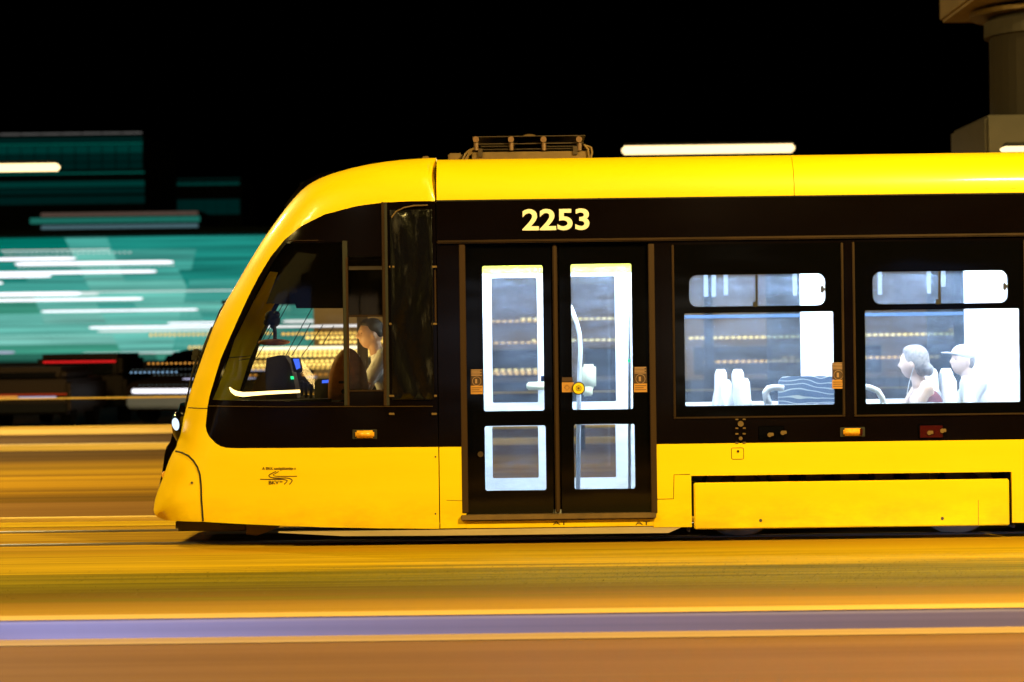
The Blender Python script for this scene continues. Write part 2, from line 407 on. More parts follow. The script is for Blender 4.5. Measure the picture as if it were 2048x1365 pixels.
def bands(name, stops, amp, sc, y0, y1, seed):
    """surface whose colour changes across the line of travel with ragged, drawn-out borders"""
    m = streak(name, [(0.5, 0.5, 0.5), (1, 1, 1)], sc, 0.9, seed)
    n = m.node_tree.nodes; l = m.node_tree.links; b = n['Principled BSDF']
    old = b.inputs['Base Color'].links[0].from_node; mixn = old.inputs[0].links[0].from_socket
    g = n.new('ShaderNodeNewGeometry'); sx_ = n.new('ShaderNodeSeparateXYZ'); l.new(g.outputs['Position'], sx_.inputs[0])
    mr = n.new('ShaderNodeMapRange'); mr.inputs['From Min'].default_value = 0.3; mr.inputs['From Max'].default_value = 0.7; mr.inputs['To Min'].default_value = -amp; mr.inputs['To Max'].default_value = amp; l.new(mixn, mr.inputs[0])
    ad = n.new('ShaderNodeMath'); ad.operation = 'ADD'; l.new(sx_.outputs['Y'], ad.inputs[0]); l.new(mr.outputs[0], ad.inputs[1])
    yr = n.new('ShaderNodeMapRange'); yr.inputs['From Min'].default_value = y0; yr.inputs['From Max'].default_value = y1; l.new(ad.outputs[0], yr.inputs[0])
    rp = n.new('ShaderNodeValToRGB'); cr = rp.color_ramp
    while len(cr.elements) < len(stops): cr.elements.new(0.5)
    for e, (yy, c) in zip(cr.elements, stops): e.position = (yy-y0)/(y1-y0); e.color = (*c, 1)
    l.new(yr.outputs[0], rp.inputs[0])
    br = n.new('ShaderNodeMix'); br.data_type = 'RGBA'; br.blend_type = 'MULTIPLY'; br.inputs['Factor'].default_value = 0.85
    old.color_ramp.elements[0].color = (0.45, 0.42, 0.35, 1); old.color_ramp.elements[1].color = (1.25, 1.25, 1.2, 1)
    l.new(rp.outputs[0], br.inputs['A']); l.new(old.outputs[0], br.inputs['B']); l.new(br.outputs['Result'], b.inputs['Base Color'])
    return m
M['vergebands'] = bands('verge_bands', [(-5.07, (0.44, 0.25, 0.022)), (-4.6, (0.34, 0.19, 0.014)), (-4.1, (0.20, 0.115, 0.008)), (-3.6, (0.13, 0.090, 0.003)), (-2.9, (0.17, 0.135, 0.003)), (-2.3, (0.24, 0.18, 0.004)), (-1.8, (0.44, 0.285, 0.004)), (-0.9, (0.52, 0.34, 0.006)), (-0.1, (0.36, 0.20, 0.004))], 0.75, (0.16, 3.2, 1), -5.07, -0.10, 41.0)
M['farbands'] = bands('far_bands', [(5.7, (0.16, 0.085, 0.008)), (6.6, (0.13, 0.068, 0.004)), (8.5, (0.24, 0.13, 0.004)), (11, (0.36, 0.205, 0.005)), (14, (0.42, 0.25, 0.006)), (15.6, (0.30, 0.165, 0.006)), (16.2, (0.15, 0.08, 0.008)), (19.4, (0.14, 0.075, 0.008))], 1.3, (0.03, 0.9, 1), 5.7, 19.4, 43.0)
strip_sheet('ground', -300, 900, -0.16, M['base'], -600, 600)
strip_sheet('road', -16.5, -5.62, -0.104, M['asph'])
strip_sheet('road_gutter', -5.62, -5.318, -0.100, M['gutter'])
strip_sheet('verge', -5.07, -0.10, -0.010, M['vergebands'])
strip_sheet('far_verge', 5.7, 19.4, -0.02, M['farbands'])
strip_sheet('track_bed', -0.10, 2.55, -0.014, M['bed'])
strip_sheet('track_slab', 2.55, 3.18, -0.010, M['slab'])
strip_sheet('paved_strip', 3.30, 5.7, 0.012, M['pave'])
strip_sheet('far_road', 19.75, 44, -0.03, M['farroad'])

# kerbs: rounded nose, real step
def kerb(name, y0, y1, z0, z1, m, r=0.018, x0=-80, x1=80):
    prof = [(y0, z0), (y0, z1-r), (y0+r*0.3, z1-r*0.3), (y0+r, z1), (y1-r, z1), (y1, z1-r), (y1, z0)]
    bm = bmesh.new()
    a = [bm.verts.new((x0, y, z)) for y, z in prof]; b = [bm.verts.new((x1, y, z)) for y, z in prof]
    n = len(prof)
    for i in range(n-1): bm.faces.new((a[i], b[i], b[i+1], a[i+1]))
    bm.faces.new(a); bm.faces.new(b[::-1]); bmesh.ops.recalc_face_normals(bm, faces=bm.faces[:])
    return obj(name, bm, m, kind='structure')
kerb('kerb', -5.318, -5.07, -0.15, 0.004, M['kerb'])
strip_sheet('kerb_cap', -5.312, -5.062, 0.008, streak('lit_kerb_top', [(0.50, 0.31, 0.075), (0.62, 0.40, 0.11)], (0.05, 3, 1), 0.85, 31.0))  # brighter sheet, the light on the kerb top put into its colour
kerb('platform_edge_kerb', 3.18, 3.30, -0.1, 0.03, M['stonecap'])
kerb('far_lane_kerb', 19.4, 19.75, -0.1, 0.07, M['stonecap'])
kerb('far_road_kerb', 27.0, 27.3, -0.1, 0.10, M['stonecap'])

# rails
def rail(y):
    prof = [(-0.055, -0.06), (-0.055, -0.004), (-0.048, 0.0), (0.010, 0.0), (0.012, -0.03), (0.045, -0.03), (0.047, -0.002), (0.062, -0.002), (0.064, -0.06)]
    bm = bmesh.new()
    a = [bm.verts.new((-80, y+p, z)) for p, z in prof]; b = [bm.verts.new((80, y+p, z)) for p, z in prof]
    for i in range(len(prof)-1): bm.faces.new((a[i], b[i], b[i+1], a[i+1]))
    bmesh.ops.recalc_face_normals(bm, faces=bm.faces[:])
    return bm
for y, s in ((0.48, 'near rail of the track under the yellow tram'), (1.92, 'far rail of the track under the yellow tram')):
    o = obj('rail', rail(y), M['steel'], label='worn steel ' + s, cat='rail', group='tram rails')

# ------------------------------------------------------------------ street lamps (the yellow light of the place)
def street_lamp(x, y, h, arm, label, power, aim, col=SODIUM, group='tall street lamps'):
    t = thing('street_lamp', label, 'street lamp', (x, y, 0), 0, group)
    bm = bmesh.new(); cyl(bm, (0, 0, 0.35), 0.11, 0.9, seg=16); tube(bm, [(0, 0, 0.3), (0, 0, h*0.5), (0, 0, h-0.3)], [0.08, 0.065, 0.05], 12)
    obj('post', bm, M['concrete_pole'], t, smooth=True)
    bm = bmesh.new(); tube(bm, [(0, 0, h-0.4), (0, arm*0.1, h-0.05), (0, arm*0.4, h+0.1), (0, arm, h+0.12)], 0.032, 10)
    obj('arm', bm, M['concrete_pole'], t, smooth=True)
    bm = bmesh.new(); box(bm, (0, arm+math.copysign(0.25, arm), h+0.12), (0.32, 0.75, 0.12), None, 0.04)
    hd = obj('lamp_head', bm, M['concrete_pole'], t, smooth=True)
    bm = bmesh.new(); box(bm, (0, arm+math.copysign(0.27, arm), h+0.045), (0.26, 0.55, 0.03), None, 0.01)
    obj('lens', bm, M['sodium_lens'], hd)
    ld = bpy.data.lights.new('lamp_light', 'AREA'); ld.shape = 'RECTANGLE'; ld.size = 0.9; ld.size_y = 0.35; ld.energy = power; ld.color = col
    lo = bpy.data.objects.new('lamp_light', ld); COL.objects.link(lo); lo.parent = t
    lo.location = (0, arm+math.copysign(0.27, arm), h-0.02)
    d = Vector(aim) - Vector((x, y, 0)) - lo.location
    lo.rotation_euler = d.to_track_quat('-Z', 'Y').to_euler()
    return t
street_lamp(5.6, -4.4, 7.3, -2.6, 'tall street lamp on the near path, out of frame to the right', NEAR_LAMP_R, (2.2, -1.5, 1.2))
street_lamp(-8.2, -4.4, 7.3, -2.6, 'tall street lamp on the near path, out of frame to the left', NEAR_LAMP_L, (-2.5, -1.5, 0.8))
street_lamp(-9.5, 4.4, 7.8, 2.4, 'tall street lamp behind the tram, out of frame to the left', FAR_LAMP, (-6.0, 9.0, 0))
street_lamp(10.5, 4.4, 7.8, 2.4, 'tall street lamp behind the tram, out of frame to the right', FAR_LAMP, (5.0, 12.0, 0))

# ================================================================== the tram
tram = thing('tram', 'yellow and black low-floor tram numbered 2253 on the near track', 'tram')
WID = 2.40
RC = 0.30                                   # edge radius of the shell
def px(u, v, y=0.0): return XZ(u, v, y)
XN = px(874, 700)[0]                        # joint between nose and body
X0B = XN + 0.008                            # body starts here
XEND = 7.6

def taper(x):
    t = max(0.0, (XN - x)/2.15); return 0.17*t**2.2
def pxn(u, v, extra=0.0):
    y = extra
    for _ in range(3): y = taper(px(u, v, y)[0]) + extra
    return px(u, v, y)

SIL = [(874, 316.5), (840, 317.5), (800, 320.5), (770, 324), (741, 328.5), (705, 336), (665, 347.5), (640, 357), (618, 369), (602, 382), (588, 397), (572, 416), (557, 436), (535, 467),
       (523, 485), (500, 522), (477, 562), (455, 599), (440, 627), (428, 652), (415, 686), (403, 720), (392, 751), (382, 781), (373, 815), (367, 838), (360, 866), (353, 894), (345, 906),
       (338, 921), (328.5, 950), (317, 979), (310.5, 999), (307.7, 1019), (310, 1029), (316, 1035), (328, 1040)]
sil = [pxn(u, v, RC) for u, v in SIL]
sil[0] = (XN, sil[0][1])
BOT = [(344, 1043), (406, 1044), (495, 1049), (649, 1055), (760, 1057), (874, 1058)]
bot = [pxn(u, v) for u, v in BOT]; bot[-1] = (XN, bot[-1][1])
silD = dens(sil, 0.05, closed=False)
noseO = silD + dens(bot, 0.08, closed=False)
def ys(x, z):
    d = segdist(x, z, sil)
    e = 0.0
    if d < RC:
        q = 1 - d/RC; e = RC*(1 - math.sqrt(max(0.0, 1-q*q)))
    return taper(x) + e
BLK = [(874, 402.5), (820, 403), (766, 405.5), (711, 413), (649, 429.5), (603, 452), (569, 479), (541.5, 512), (517, 552), (495, 595), (477, 635), (458, 678), (440, 720), (428, 760), (418, 794), (414, 818),
       (411, 852), (413, 863), (418, 873), (431, 887), (441, 893), (453, 896), (470, 897), (874, 894.5)]
blk = [pxn(*p) for p in BLK]; blk[0] = (XN, blk[0][1]); blk[-1] = (XN, blk[-1][1])
G1 = [(571, 487), (688, 485), (688, 805), (421, 800), (434, 769), (452, 720), (464, 681), (482, 645), (500, 607), (520, 570), (545, 525)]
G2 = [(697, 514), (768, 513), (768, 780), (697, 780)]
g1 = [pxn(*p) for p in G1]; g2 = [pxn(*p) for p in G2]
pts = []
for i in range(1, len(silD)-1):
    ax, az = silD[i-1]; cx, cz = silD[i+1]
    nx, nz = -(cz-az), (cx-ax); L = math.hypot(nx, nz); nx, nz = nx/L, nz/L
    for d in (0.006, 0.018, 0.04, 0.07, 0.11, 0.16, 0.22, 0.28):
        q = (silD[i][0]+nx*d, silD[i][1]+nz*d)
        if not inside(noseO, *q): q = (silD[i][0]-nx*d, silD[i][1]-nz*d)
        if inside(noseO, *q): pts.append(q)
x = noseO[0][0]-2.4
while x < XN:
    z = 0.1
    while z < 3.0:
        q = (x+random.uniform(-.01, .01), z+random.uniform(-.01, .01))
        if inside(noseO, *q) and segdist(q[0], q[1], sil) > 0.1: pts.append(q)
        z += 0.09
    x += 0.09
def ncls(x, z):
    if not inside(noseO, x, z): return None
    if inside(g1, x, z): return 'cab_window'
    if inside(g2, x, z): return 'cab_sliding_window'
    if inside(blk, x, z): return 'cab_dark_panel'
    return 'nose_side_shell'
nm = sheets([noseO, dens(blk), dens(g1), dens(g2)], ncls, ys, pts)
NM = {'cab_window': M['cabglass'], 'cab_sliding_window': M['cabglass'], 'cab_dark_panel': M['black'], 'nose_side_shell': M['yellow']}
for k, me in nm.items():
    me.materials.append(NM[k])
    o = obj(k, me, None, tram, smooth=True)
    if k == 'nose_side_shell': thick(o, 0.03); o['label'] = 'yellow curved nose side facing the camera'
    if k == 'cab_dark_panel': thick(o, 0.03)
    # the far side, mirrored
    m2 = me.copy()
    for v in m2.vertices: v.co.y = WID - v.co.y
    m2.flip_normals()
    if k in ('cab_window', 'cab_sliding_window'): m2.materials.clear(); m2.materials.append(M['cabglass'])
    o2 = obj(k, m2, None, tram, smooth=True)
    if 'window' not in k: thick(o2, 0.03)

# front and roof of the nose: lofted between the two sides
def loft(name, i0, i1, bulge, m, parent=tram, n=14, thickv=0.03, shrink=0.0, power=2.5):
    ids = []
    seq = [Vector(sil[i]) for i in range(i0, i1+1)]
    P2 = [Vector(p) for p in dens([tuple(s) for s in seq], 0.05, closed=False)]
    verts = []; faces = []
    for k, p in enumerate(P2):
        a = P2[max(0, k-1)]; c = P2[min(len(P2)-1, k+1)]
        t = (c-a).normalized(); nrm = Vector((-t.y, t.x))
        if nrm.dot(Vector((-1, 0.6))) < 0: nrm = -nrm
        f = k/max(1, len(P2)-1)
        b = bulge(f) if callable(bulge) else bulge
        y0 = taper(p.x) + RC + shrink; y1 = WID - y0
        for j in range(n+1):
            s = j/n; q = b*(1-abs(2*s-1)**power)
            verts.append((p.x+nrm.x*q, y0+(y1-y0)*s, p.y+nrm.y*q))
    for k in range(len(P2)-1):
        for j in range(n):
            faces.append((k*(n+1)+j, k*(n+1)+j+1, (k+1)*(n+1)+j+1, (k+1)*(n+1)+j))
    me = bpy.data.meshes.new(name); me.from_pydata(verts, [], faces); me.update()
    bm = bmesh.new(); bm.from_mesh(me); bmesh.ops.recalc_face_normals(bm, faces=bm.faces[:])
    fc = bm.faces[len(bm.faces)//2]
    if fc.normal.dot(Vector((-1, 0, 0.8))) < 0: bmesh.ops.reverse_faces(bm, faces=bm.faces[:])
    bm.to_mesh(me); bm.free()
    o = obj(name, me, m, parent, smooth=True)
    if thickv: thick(o, thickv)
    return o
loft('nose_roof', 0, 6, 0.02, M['yellow'])
loft('destination_visor', 6, 11, lambda f: 0.045+0.02*math.sin(math.pi*f), M['black'], power=8)
loft('windscreen', 11, 24, lambda f: 0.03+0.02*f, M['screenglass'], thickv=0)
loft('headlight_mask', 24, 28, lambda f: 0.095, M['black'], power=6)
loft('bumper_grille', 28, 32, lambda f: 0.085*(1-f)+0.012, M['black'], power=6)
loft('bumper_front', 32, 36, 0.012, M['yellow'], power=8)

# seams: thin dark grooves that follow the surface
def seam(name, pl, r=0.004, m=None, off=-0.001):
    bm = bmesh.new()
    q = dens([pxn(u, v) for u, v in pl], 0.05, closed=False)
    tube(bm, [(a, ys(a, b)+off, b) for a, b in q], r, 6)
    return obj(name, bm, m or M['gap'], tram)
seam('panel_gap', [(346, 905), (362, 907), (376, 913), (387, 923), (395, 935), (400, 950), (402, 970), (403, 1000), (406, 1043)], 0.0075)
seam('panel_gap', [(372, 817), (414, 817.5)], 0.004)
seam('panel_gap', [(415, 812.5), (560, 814), (690, 813.5), (866, 813)], 0.004, M['trim'])
bm = bmesh.new(); a = pxn(384, 966); cyl(bm, (a[0], ys(*a)-0.002, a[1]), 0.010, 0.012, 'Y', 14); obj('screw_cap', bm, M['grime'], tram)
# window bars and frames of the cab
def bar(name, u0, v0, u1, v1, y0=-0.008, y1=0.02, m=None, nose=True, bev=0.003):
    f = pxn if nose else px
    a = f(u0, v1); b = f(u1, v0)
    yy = taper((a[0]+b[0])/2) if nose else 0
    bm = bmesh.new(); bx(bm, (a[0], yy+y0, a[1]), (b[0], yy+y1, b[1]), bev)
    return obj(name, bm, m or M['rubber'], tram)
bar('window_post', 688.5, 482, 694.5, 812, -0.006, 0.06, M['rubber'])
bar('window_post_edge', 694.5, 514, 695.6, 812, -0.007, 0.06, M['trim'])
bar('window_post', 769, 405, 774, 812, -0.006, 0.03, M['rubber'])
bar('window_post_edge', 767.5, 405, 769, 812, -0.009, 0.03, M['trim'])
bar('sliding_window_rail', 697, 630, 768, 635, -0.006, 0.01, M['trim'])
bar('sliding_window_rail', 697, 780, 768, 784, -0.008, 0.012, M['trim'])
bar('window_head_rail', 576, 479.5, 688, 483, -0.004, 0.012, M['trim'])
# hinges of the cab side door
for u in (783, 868):
    for v in (534, 648, 792, 828):
        bar('hinge', u-5, v-2, u+6, v+2.5, -0.014, 0.004, M['roofgear'])
for v0, v1 in ((540, 645),):
    bar('door_edge_trim', 869.5, v0, 872, v1, -0.008, 0.004, M['trim'])
# crumpled film behind the cab door glass, pale reflections painted into its colour
M['film'] = mat('crumpled_film', (0.03, 0.028, 0.026), 0.22, metal=0.1, bump=0.5, vscale=(12, 12, 3.0))
n_ = M['film'].node_tree.nodes; l_ = M['film'].node_tree.links
tx_ = [q for q in n_ if q.type == 'TEX_NOISE'][0]; rp_ = n_.new('ShaderNodeValToRGB'); rp_.color_ramp.elements[0].position = 0.58; rp_.color_ramp.elements[1].position = 0.80
rp_.color_ramp.elements[0].color = (0.0015, 0.0012, 0.001, 1); rp_.color_ramp.elements[1].color = (0.05, 0.049, 0.055, 1); l_.new(tx_.outputs['Fac'], rp_.inputs[0]); l_.new(rp_.outputs[0], n_['Principled BSDF'].inputs['Base Color'])
film = sheets([prect(782, 420, 866, 800, 0)], lambda x, z: 'side_film', lambda x, z: -0.012 + 0.008*math.sin(x*31+2*math.sin(z*5))+0.004*math.sin(z*9+x*14), [(px(u, v)) for u in range(786, 866, 7) for v in range(425, 800, 12)])
obj('side_film', film['side_film'], M['film'], tram, smooth=True)
bm = bmesh.new()
q = [px(u, v) for u, v in ((783, 436), (792, 424), (808, 416), (828, 412), (856, 411))]
tube(bm, [(a, -0.02, b) for a, b in q], 0.006, 6); obj('cable', bm, M['roofgear'], tram)
# side repeater lamp
def marker(u, v, red=False, wpx=38, hpx=15, nose=False):
    x0, z0 = px(u, v)
    y = ys(x0, z0) if nose else 0
    bm = bmesh.new(); bx(bm, (x0-wpx/520, y-0.028, z0-hpx/520), (x0+wpx/520, y+0.002, z0+hpx/520), 0.012)
    o = obj('side_marker_lamp', bm, M['amber'], tram, smooth=True)
    bm = bmesh.new(); bx(bm, (x0-wpx/400, y-0.006, z0-hpx/400), (x0+wpx/400, y+0.002, z0+hpx/400), 0.003); obj('lamp_base', bm, M['rubber'], o)
    if red:
        bm = bmesh.new(); bx(bm, (x0+wpx/760, y-0.030, z0-hpx/600), (x0+wpx/515, y-0.004, z0+hpx/600), 0.004); obj('red_end', bm, M['redlens'], o)
marker(729.5, 869, nose=True); marker(1705, 864.5, True)

# headlights on the mask
for sgn in (0, 1):
    bm = bmesh.new()
    c = P(351, 852, 0.34)
    yy = 0.47 if sgn == 0 else WID-0.47
    q = bmesh.ops.create_uvsphere(bm, u_segments=18, v_segments=10, radius=1)
    bmesh.ops.transform(bm, matrix=Matrix.Translation((c.x+0.0, yy+(-0.09 if sgn == 0 else 0.09), c.z+0.01)) @ Matrix.Rotation(R(-14), 4, 'Y') @ Matrix.Diagonal((0.030, 0.085, 0.052, 1)), verts=q['verts'])
    h = obj('headlight', bm, M['headlamp'], tram, smooth=True)
    bm = bmesh.new(); q = bmesh.ops.create_uvsphere(bm, u_segments=20, v_segments=12, radius=1)
    c2 = P(349, 862, 0.34)
    bmesh.ops.transform(bm, matrix=Matrix.Translation((c2.x+0.04, yy+(0.03 if sgn == 0 else -0.03), c2.z)) @ Matrix.Rotation(R(-14), 4, 'Y') @ Matrix.Diagonal((0.075, 0.16, 0.15, 1)), verts=q['verts'])
    obj('headlight_housing', bm, M['frit'], tram, smooth=True)
    bm = bmesh.new(); c3 = P(317, 953, 0.34); ball(bm, (c3.x+0.03, yy+(0.05 if sgn == 0 else -0.05), c3.z), (0.03, 0.08, 0.035)); obj('fog_lamp', bm, M['amber'], tram, smooth=True)
# wipers
for k, (pl, dy) in enumerate(((((452, 598), (436, 622), (424, 650), (408, 686), (398, 706), (386, 742), (374, 798), (370, 815)), 0.42), (((420, 655), (405, 690), (396, 715), (383, 760), (372, 812)), 0.95))):
    bm = bmesh.new()
    pp = [P(u-2, v, dy) for u, v in pl]
    tube(bm, [Vector((p.x+0.025, dy+0.02*i, p.z)) for i, p in enumerate(pp)], 0.010, 6)
    o = obj('wiper', bm, M['rubber'], tram)
    bm = bmesh.new(); p = pp[len(pp)//2]
    bx(bm, (p.x-0.05, dy+0.03, p.z-0.035), (p.x+0.01, dy+0.09, p.z+0.03), 0.012); obj('wiper_joint', bm, M['rubber'], o)
    bm = bmesh.new(); tube(bm, [Vector((q.x+0.005, dy+0.05, q.z+0.02)) for q in pp[len(pp)//2:]], 0.006, 6); obj('wiper_arm', bm, M['rubber'], o)

# logo and small print on the nose
lx, lz = px(557, 938); ly = ys(lx, lz)-0.004
textmesh('logo_text', 'A BKK szolgáltatója a', 0.030, lx, ys(lx, lz)-0.003, lz, M['ink'], tram, 0.0, sx=1.0, rz=math.atan((ys(lx+0.1, lz)-ys(lx-0.1, lz))/0.2))
def strokes(name, lines):
    bm = bmesh.new()
    for pl, r in lines:
        q = [px(500+a/17.07, 920+b/17.07) for a, b in pl]
        n = len(q)
        pv = []
        for i, (a, b) in enumerate(q):
            p0 = q[max(0, i-1)]; p1 = q[min(n-1, i+1)]
            tx, tz = p1[0]-p0[0], p1[1]-p0[1]; L = math.hypot(tx, tz); nx, nz = -tz/L, tx/L
            w_ = r if isinstance(r, float) else r[i]
            yy = ys(a, b)-0.0025
            pv.append((bm.verts.new((a+nx*w_, yy, b+nz*w_)), bm.verts.new((a-nx*w_, yy, b-nz*w_))))
        for i in range(n-1): bm.faces.new((pv[i][0], pv[i+1][0], pv[i+1][1], pv[i][1]))
    return obj(name, bm, M['ink'], tram)
strokes('logo_emblem', [
    ([(870, 410), (800, 440), (720, 480), (650, 520), (618, 555), (650, 600), (740, 622), (850, 632), (1000, 636), (1180, 628), (1300, 640), (1385, 670), (1425, 705), (1415, 750), (1380, 800), (1330, 852)], 0.0036),
    ([(965, 412), (900, 445), (830, 485), (770, 525), (800, 558), (880, 575), (1000, 576), (1200, 574), (1400, 573), (1590, 572)], 0.0030),
    ([(320, 678), (500, 682), (750, 680), (950, 676), (1130, 680), (1200, 700), (1262, 722), (1230, 770), (1190, 810), (1150, 852)], 0.0036)])
bx_, bz_ = px(546, 966.5)
textmesh('logo_letters', 'BKV', 0.040, bx_, ys(bx_, bz_)-0.003, bz_, M['ink'], tram, 0.0003, sx=1.1, rz=math.atan((ys(lx+0.1, lz)-ys(lx-0.1, lz))/0.2))
bx_, bz_ = px(561, 964.5)
textmesh('logo_suffix', 'Zrt', 0.017, bx_, ys(bx_, bz_)-0.003, bz_, M['ink'], tram, 0.0003, rz=math.atan((ys(lx+0.1, lz)-ys(lx-0.1, lz))/0.2))

# ------------------------------------------------------------------ body sides
ZTOP = 2.972
ZBLK = px(1400, 394)[1]
ZGUT = px(1400, 478)[1]
ZBELT = px(1500, 886.5)[1]
ZSK = 0.112
WP = px(2052, 700)[0] - px(1690, 700)[0]            # window pitch
door = prect(929, 488, 1303.5, 1029)
dx0, dz0, dx1, dz1 = bounds(door)
bog = prect(1383, 948, 2024, 1062); bx0, bz0, bx1, bz1 = bounds(bog); bz0 = ZSK-0.05
wins = []
for k in range(4):
    o = k*WP
    if k == 0:
        un = prect(1346, 488, 1687, 832.5); pa = prect(1369.5, 625, 1668, 811.5, r=0.012); ho = prect(1378, 549, 1651, 612.5, r=0.062)
    elif k == 1:
        un = prect(1707, 482, 2052, 828); pa = prect(1730.5, 619, 2040, 806.5, r=0.012); ho = prect(1745, 542.5, 2016, 607.5, r=0.062)
    else:
        un, pa, ho = [[(a+WP, b) for a, b in pl] for pl in wins[-1]]
    wins.append((un, pa, ho))
outl = [(X0B, ZSK+0.004), (dx0, ZSK+0.004), (dx0, dz1), (dx1, dz1), (dx1, ZSK-0.01), (bx0, ZSK-0.01), (bx0, bz1), (bx1, bz1), (bx1, ZSK-0.01), (XEND, ZSK-0.01), (XEND, ZBLK), (X0B, ZBLK)]
belt = [[(X0B, ZBELT), (dx0, ZBELT)], [(dx1, ZBELT), (XEND, ZBELT)]]
yz = rrect(X0B, ZSK-0.2, XEND, ZBELT, 0)
polys = [outl, [(X0B, ZBELT), (dx0, ZBELT), (dx0, ZSK+0.004), (X0B, ZSK+0.004)], [(dx1, ZBELT), (XEND, ZBELT), (XEND, ZBELT+0.3), (dx1, ZBELT+0.3)]]
for un, pa, ho in wins: polys += [un, pa, ho]
def bcls(x, z):
    if not inside(outl, x, z): return None
    for k, (un, pa, ho) in enumerate(wins):
        if inside(pa, x, z) or inside(ho, x, z): return None
        if inside(un, x, z): return 'window_border%d' % k
    if z < ZBELT: return 'lower_side_panel' if x < dx0+0.02 else 'lower_side_skirt'
    return 'dark_side_panel'
bmz = sheets(polys, bcls, lambda x, z: 0.0)
for k, me in bmz.items():
    if k.startswith('window_border'):
        me.name = 'window_border'; o = obj('window_border', me, M['frit'], tram); o.location.y = -0.003; thick(o, 0.04)
    elif k == 'dark_side_panel': thick(obj(k, me, M['black'], tram), 0.05)
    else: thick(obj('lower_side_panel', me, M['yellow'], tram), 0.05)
# windows: lower pane, sliding hoppers, dividers, latches
def pane(name, poly, y, m, parent, t=0.006):
    bm = bmesh.new(); fill_poly(bm, poly, y, y+t); return obj(name, bm, m, parent)
for k, (un, pa, ho) in enumerate(wins):
    pane('window_pane', pa, 0.006, M['glass'], tram)
    hx0, hz0, hx1, hz1 = bounds(ho); mid = hx0 + (hx1-hx0)*0.495
    pane('sliding_hopper_pane', ho, 0.012, M['glass'], tram)
    bm = bmesh.new(); bx(bm, (mid-0.008, 0.0, hz0), (mid+0.008, 0.03, hz1)); bx(bm, (mid-0.03, -0.004, hz0-0.01), (mid+0.006, 0.03, hz0+0.035), 0.004)
    obj('hopper_divider', bm, M['rubber'], tram)
    bm = bmesh.new(); zc = (hz0+hz1)/2; bx(bm, (hx1-0.035, 0.0, zc-0.028), (hx1-0.012, 0.03, zc+0.028), 0.004); bx(bm, (hx1-0.014, 0.0, zc-0.011), (hx1+0.01, 0.03, zc+0.011))
    obj('hopper_latch', bm, M['rubber'], tram)
    x0, z0, x1, z1 = bounds(un)
    fr = sub('window_frame', tram)
    for a, b in (((x0-0.004, z0), (x0+0.014, z1)), ((x1-0.014, z0), (x1+0.004, z1)), ((x0-0.004, z0-0.014), (x1+0.004, z0))):
        bm = bmesh.new(); bx(bm, (a[0], -0.014, a[1]), (b[0], 0.01, b[1]), 0.004); obj('frame_bar', bm, M['trim'], fr)
# gutter rail above doors and windows
bm = bmesh.new(); bx(bm, (X0B, -0.030, ZGUT-0.012), (XEND, 0.01, ZGUT+0.012), 0.008); obj('gutter_rail', bm, M['trim'], tram)
bm = bmesh.new(); bx(bm, (X0B, -0.010, ZBLK-0.012), (XEND, 0.01, ZBLK), 0.003); obj('drip_rail', bm, M['gap'], tram)
# fleet number
nx, nz = px(1113, 442)
textmesh('fleet_number', '2253', 0.222, nx, -0.003, nz, M['numeral'], tram, 0.0055, sx=1.2)

# roof cove and roof, three panels with real joints
def cove(name, xa, xb, m):
    prof = []
    prof.append((0.0, ZBLK))
    for k in range(0, 13):
        a = R(90*k/12); prof.append((RC*(1-math.cos(a)), ZTOP-RC+RC*math.sin(a)))
    full = prof + [(WID/2, ZTOP+0.025)] + [(WID-y, z) for y, z in prof[::-1]]
    verts = [(xa, y, z) for y, z in full] + [(xb, y, z) for y, z in full]
    n = len(full); faces = [(i, n+i, n+i+1, i+1) for i in range(n-1)]
    me = bpy.data.meshes.new(name); me.from_pydata(verts, [], faces); me.update()
    bm = bmesh.new(); bm.from_mesh(me); bmesh.ops.recalc_face_normals(bm, faces=bm.faces[:])
    if sum(f.normal.z for f in bm.faces) < 0: bmesh.ops.reverse_faces(bm, faces=bm.faces[:])
    bm.to_mesh(me); bm.free()
    o = obj(name, me, m, tram, smooth=True); thick(o, 0.03); return o
xj = px(1588, 350)[0]
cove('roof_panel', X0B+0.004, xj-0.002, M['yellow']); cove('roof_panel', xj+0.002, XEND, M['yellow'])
bm = bmesh.new(); bx(bm, (XN-0.03, 0.02, 0.2), (X0B+0.03, 0.05, 2.62)); bx(bm, (XN-0.03, 0.35, 2.90), (X0B+0.03, 2.05, 2.93)); obj('joint_backing', bm, M['gap'], tram)

# doors: recessed leaves with two panes each
def leaf(u0, v0, u1, v1, panes, y=0.035):
    o = prect(u0, v0, u1, v1, y)
    hs = [prect(*p, y, r=0.016) for p in panes]
    ms = sheets([o]+hs, lambda x, z: None if any(inside(h, x, z) for h in hs) else 'door_leaf', lambda x, z: y)
    d = obj('door_leaf', ms['door_leaf'], M['frit'], tram); thick(d, 0.035)
    for h in hs: pane('door_pane', h, y+0.004, M['doorglass'], d)
    return d
LP = [(966, 531.5, 1087, 822.5), (970, 852, 1092, 981.5)]
RP = [(1143, 528, 1264.5, 819.5), (1148.5, 849, 1270, 978.5)]
dl = leaf(931, 491, 1104, 1027, LP); dr = leaf(1121, 489, 1302, 1025, RP)
a0 = px(1104, 489, .03); a1 = px(1121, 1026, .03)
bm = bmesh.new(); bx(bm, (a0[0]+0.002, 0.018, a1[1]), (a1[0]-0.002, 0.07, a0[1]), 0.008); obj('door_centre_seal', bm, M['brownseal'], tram)
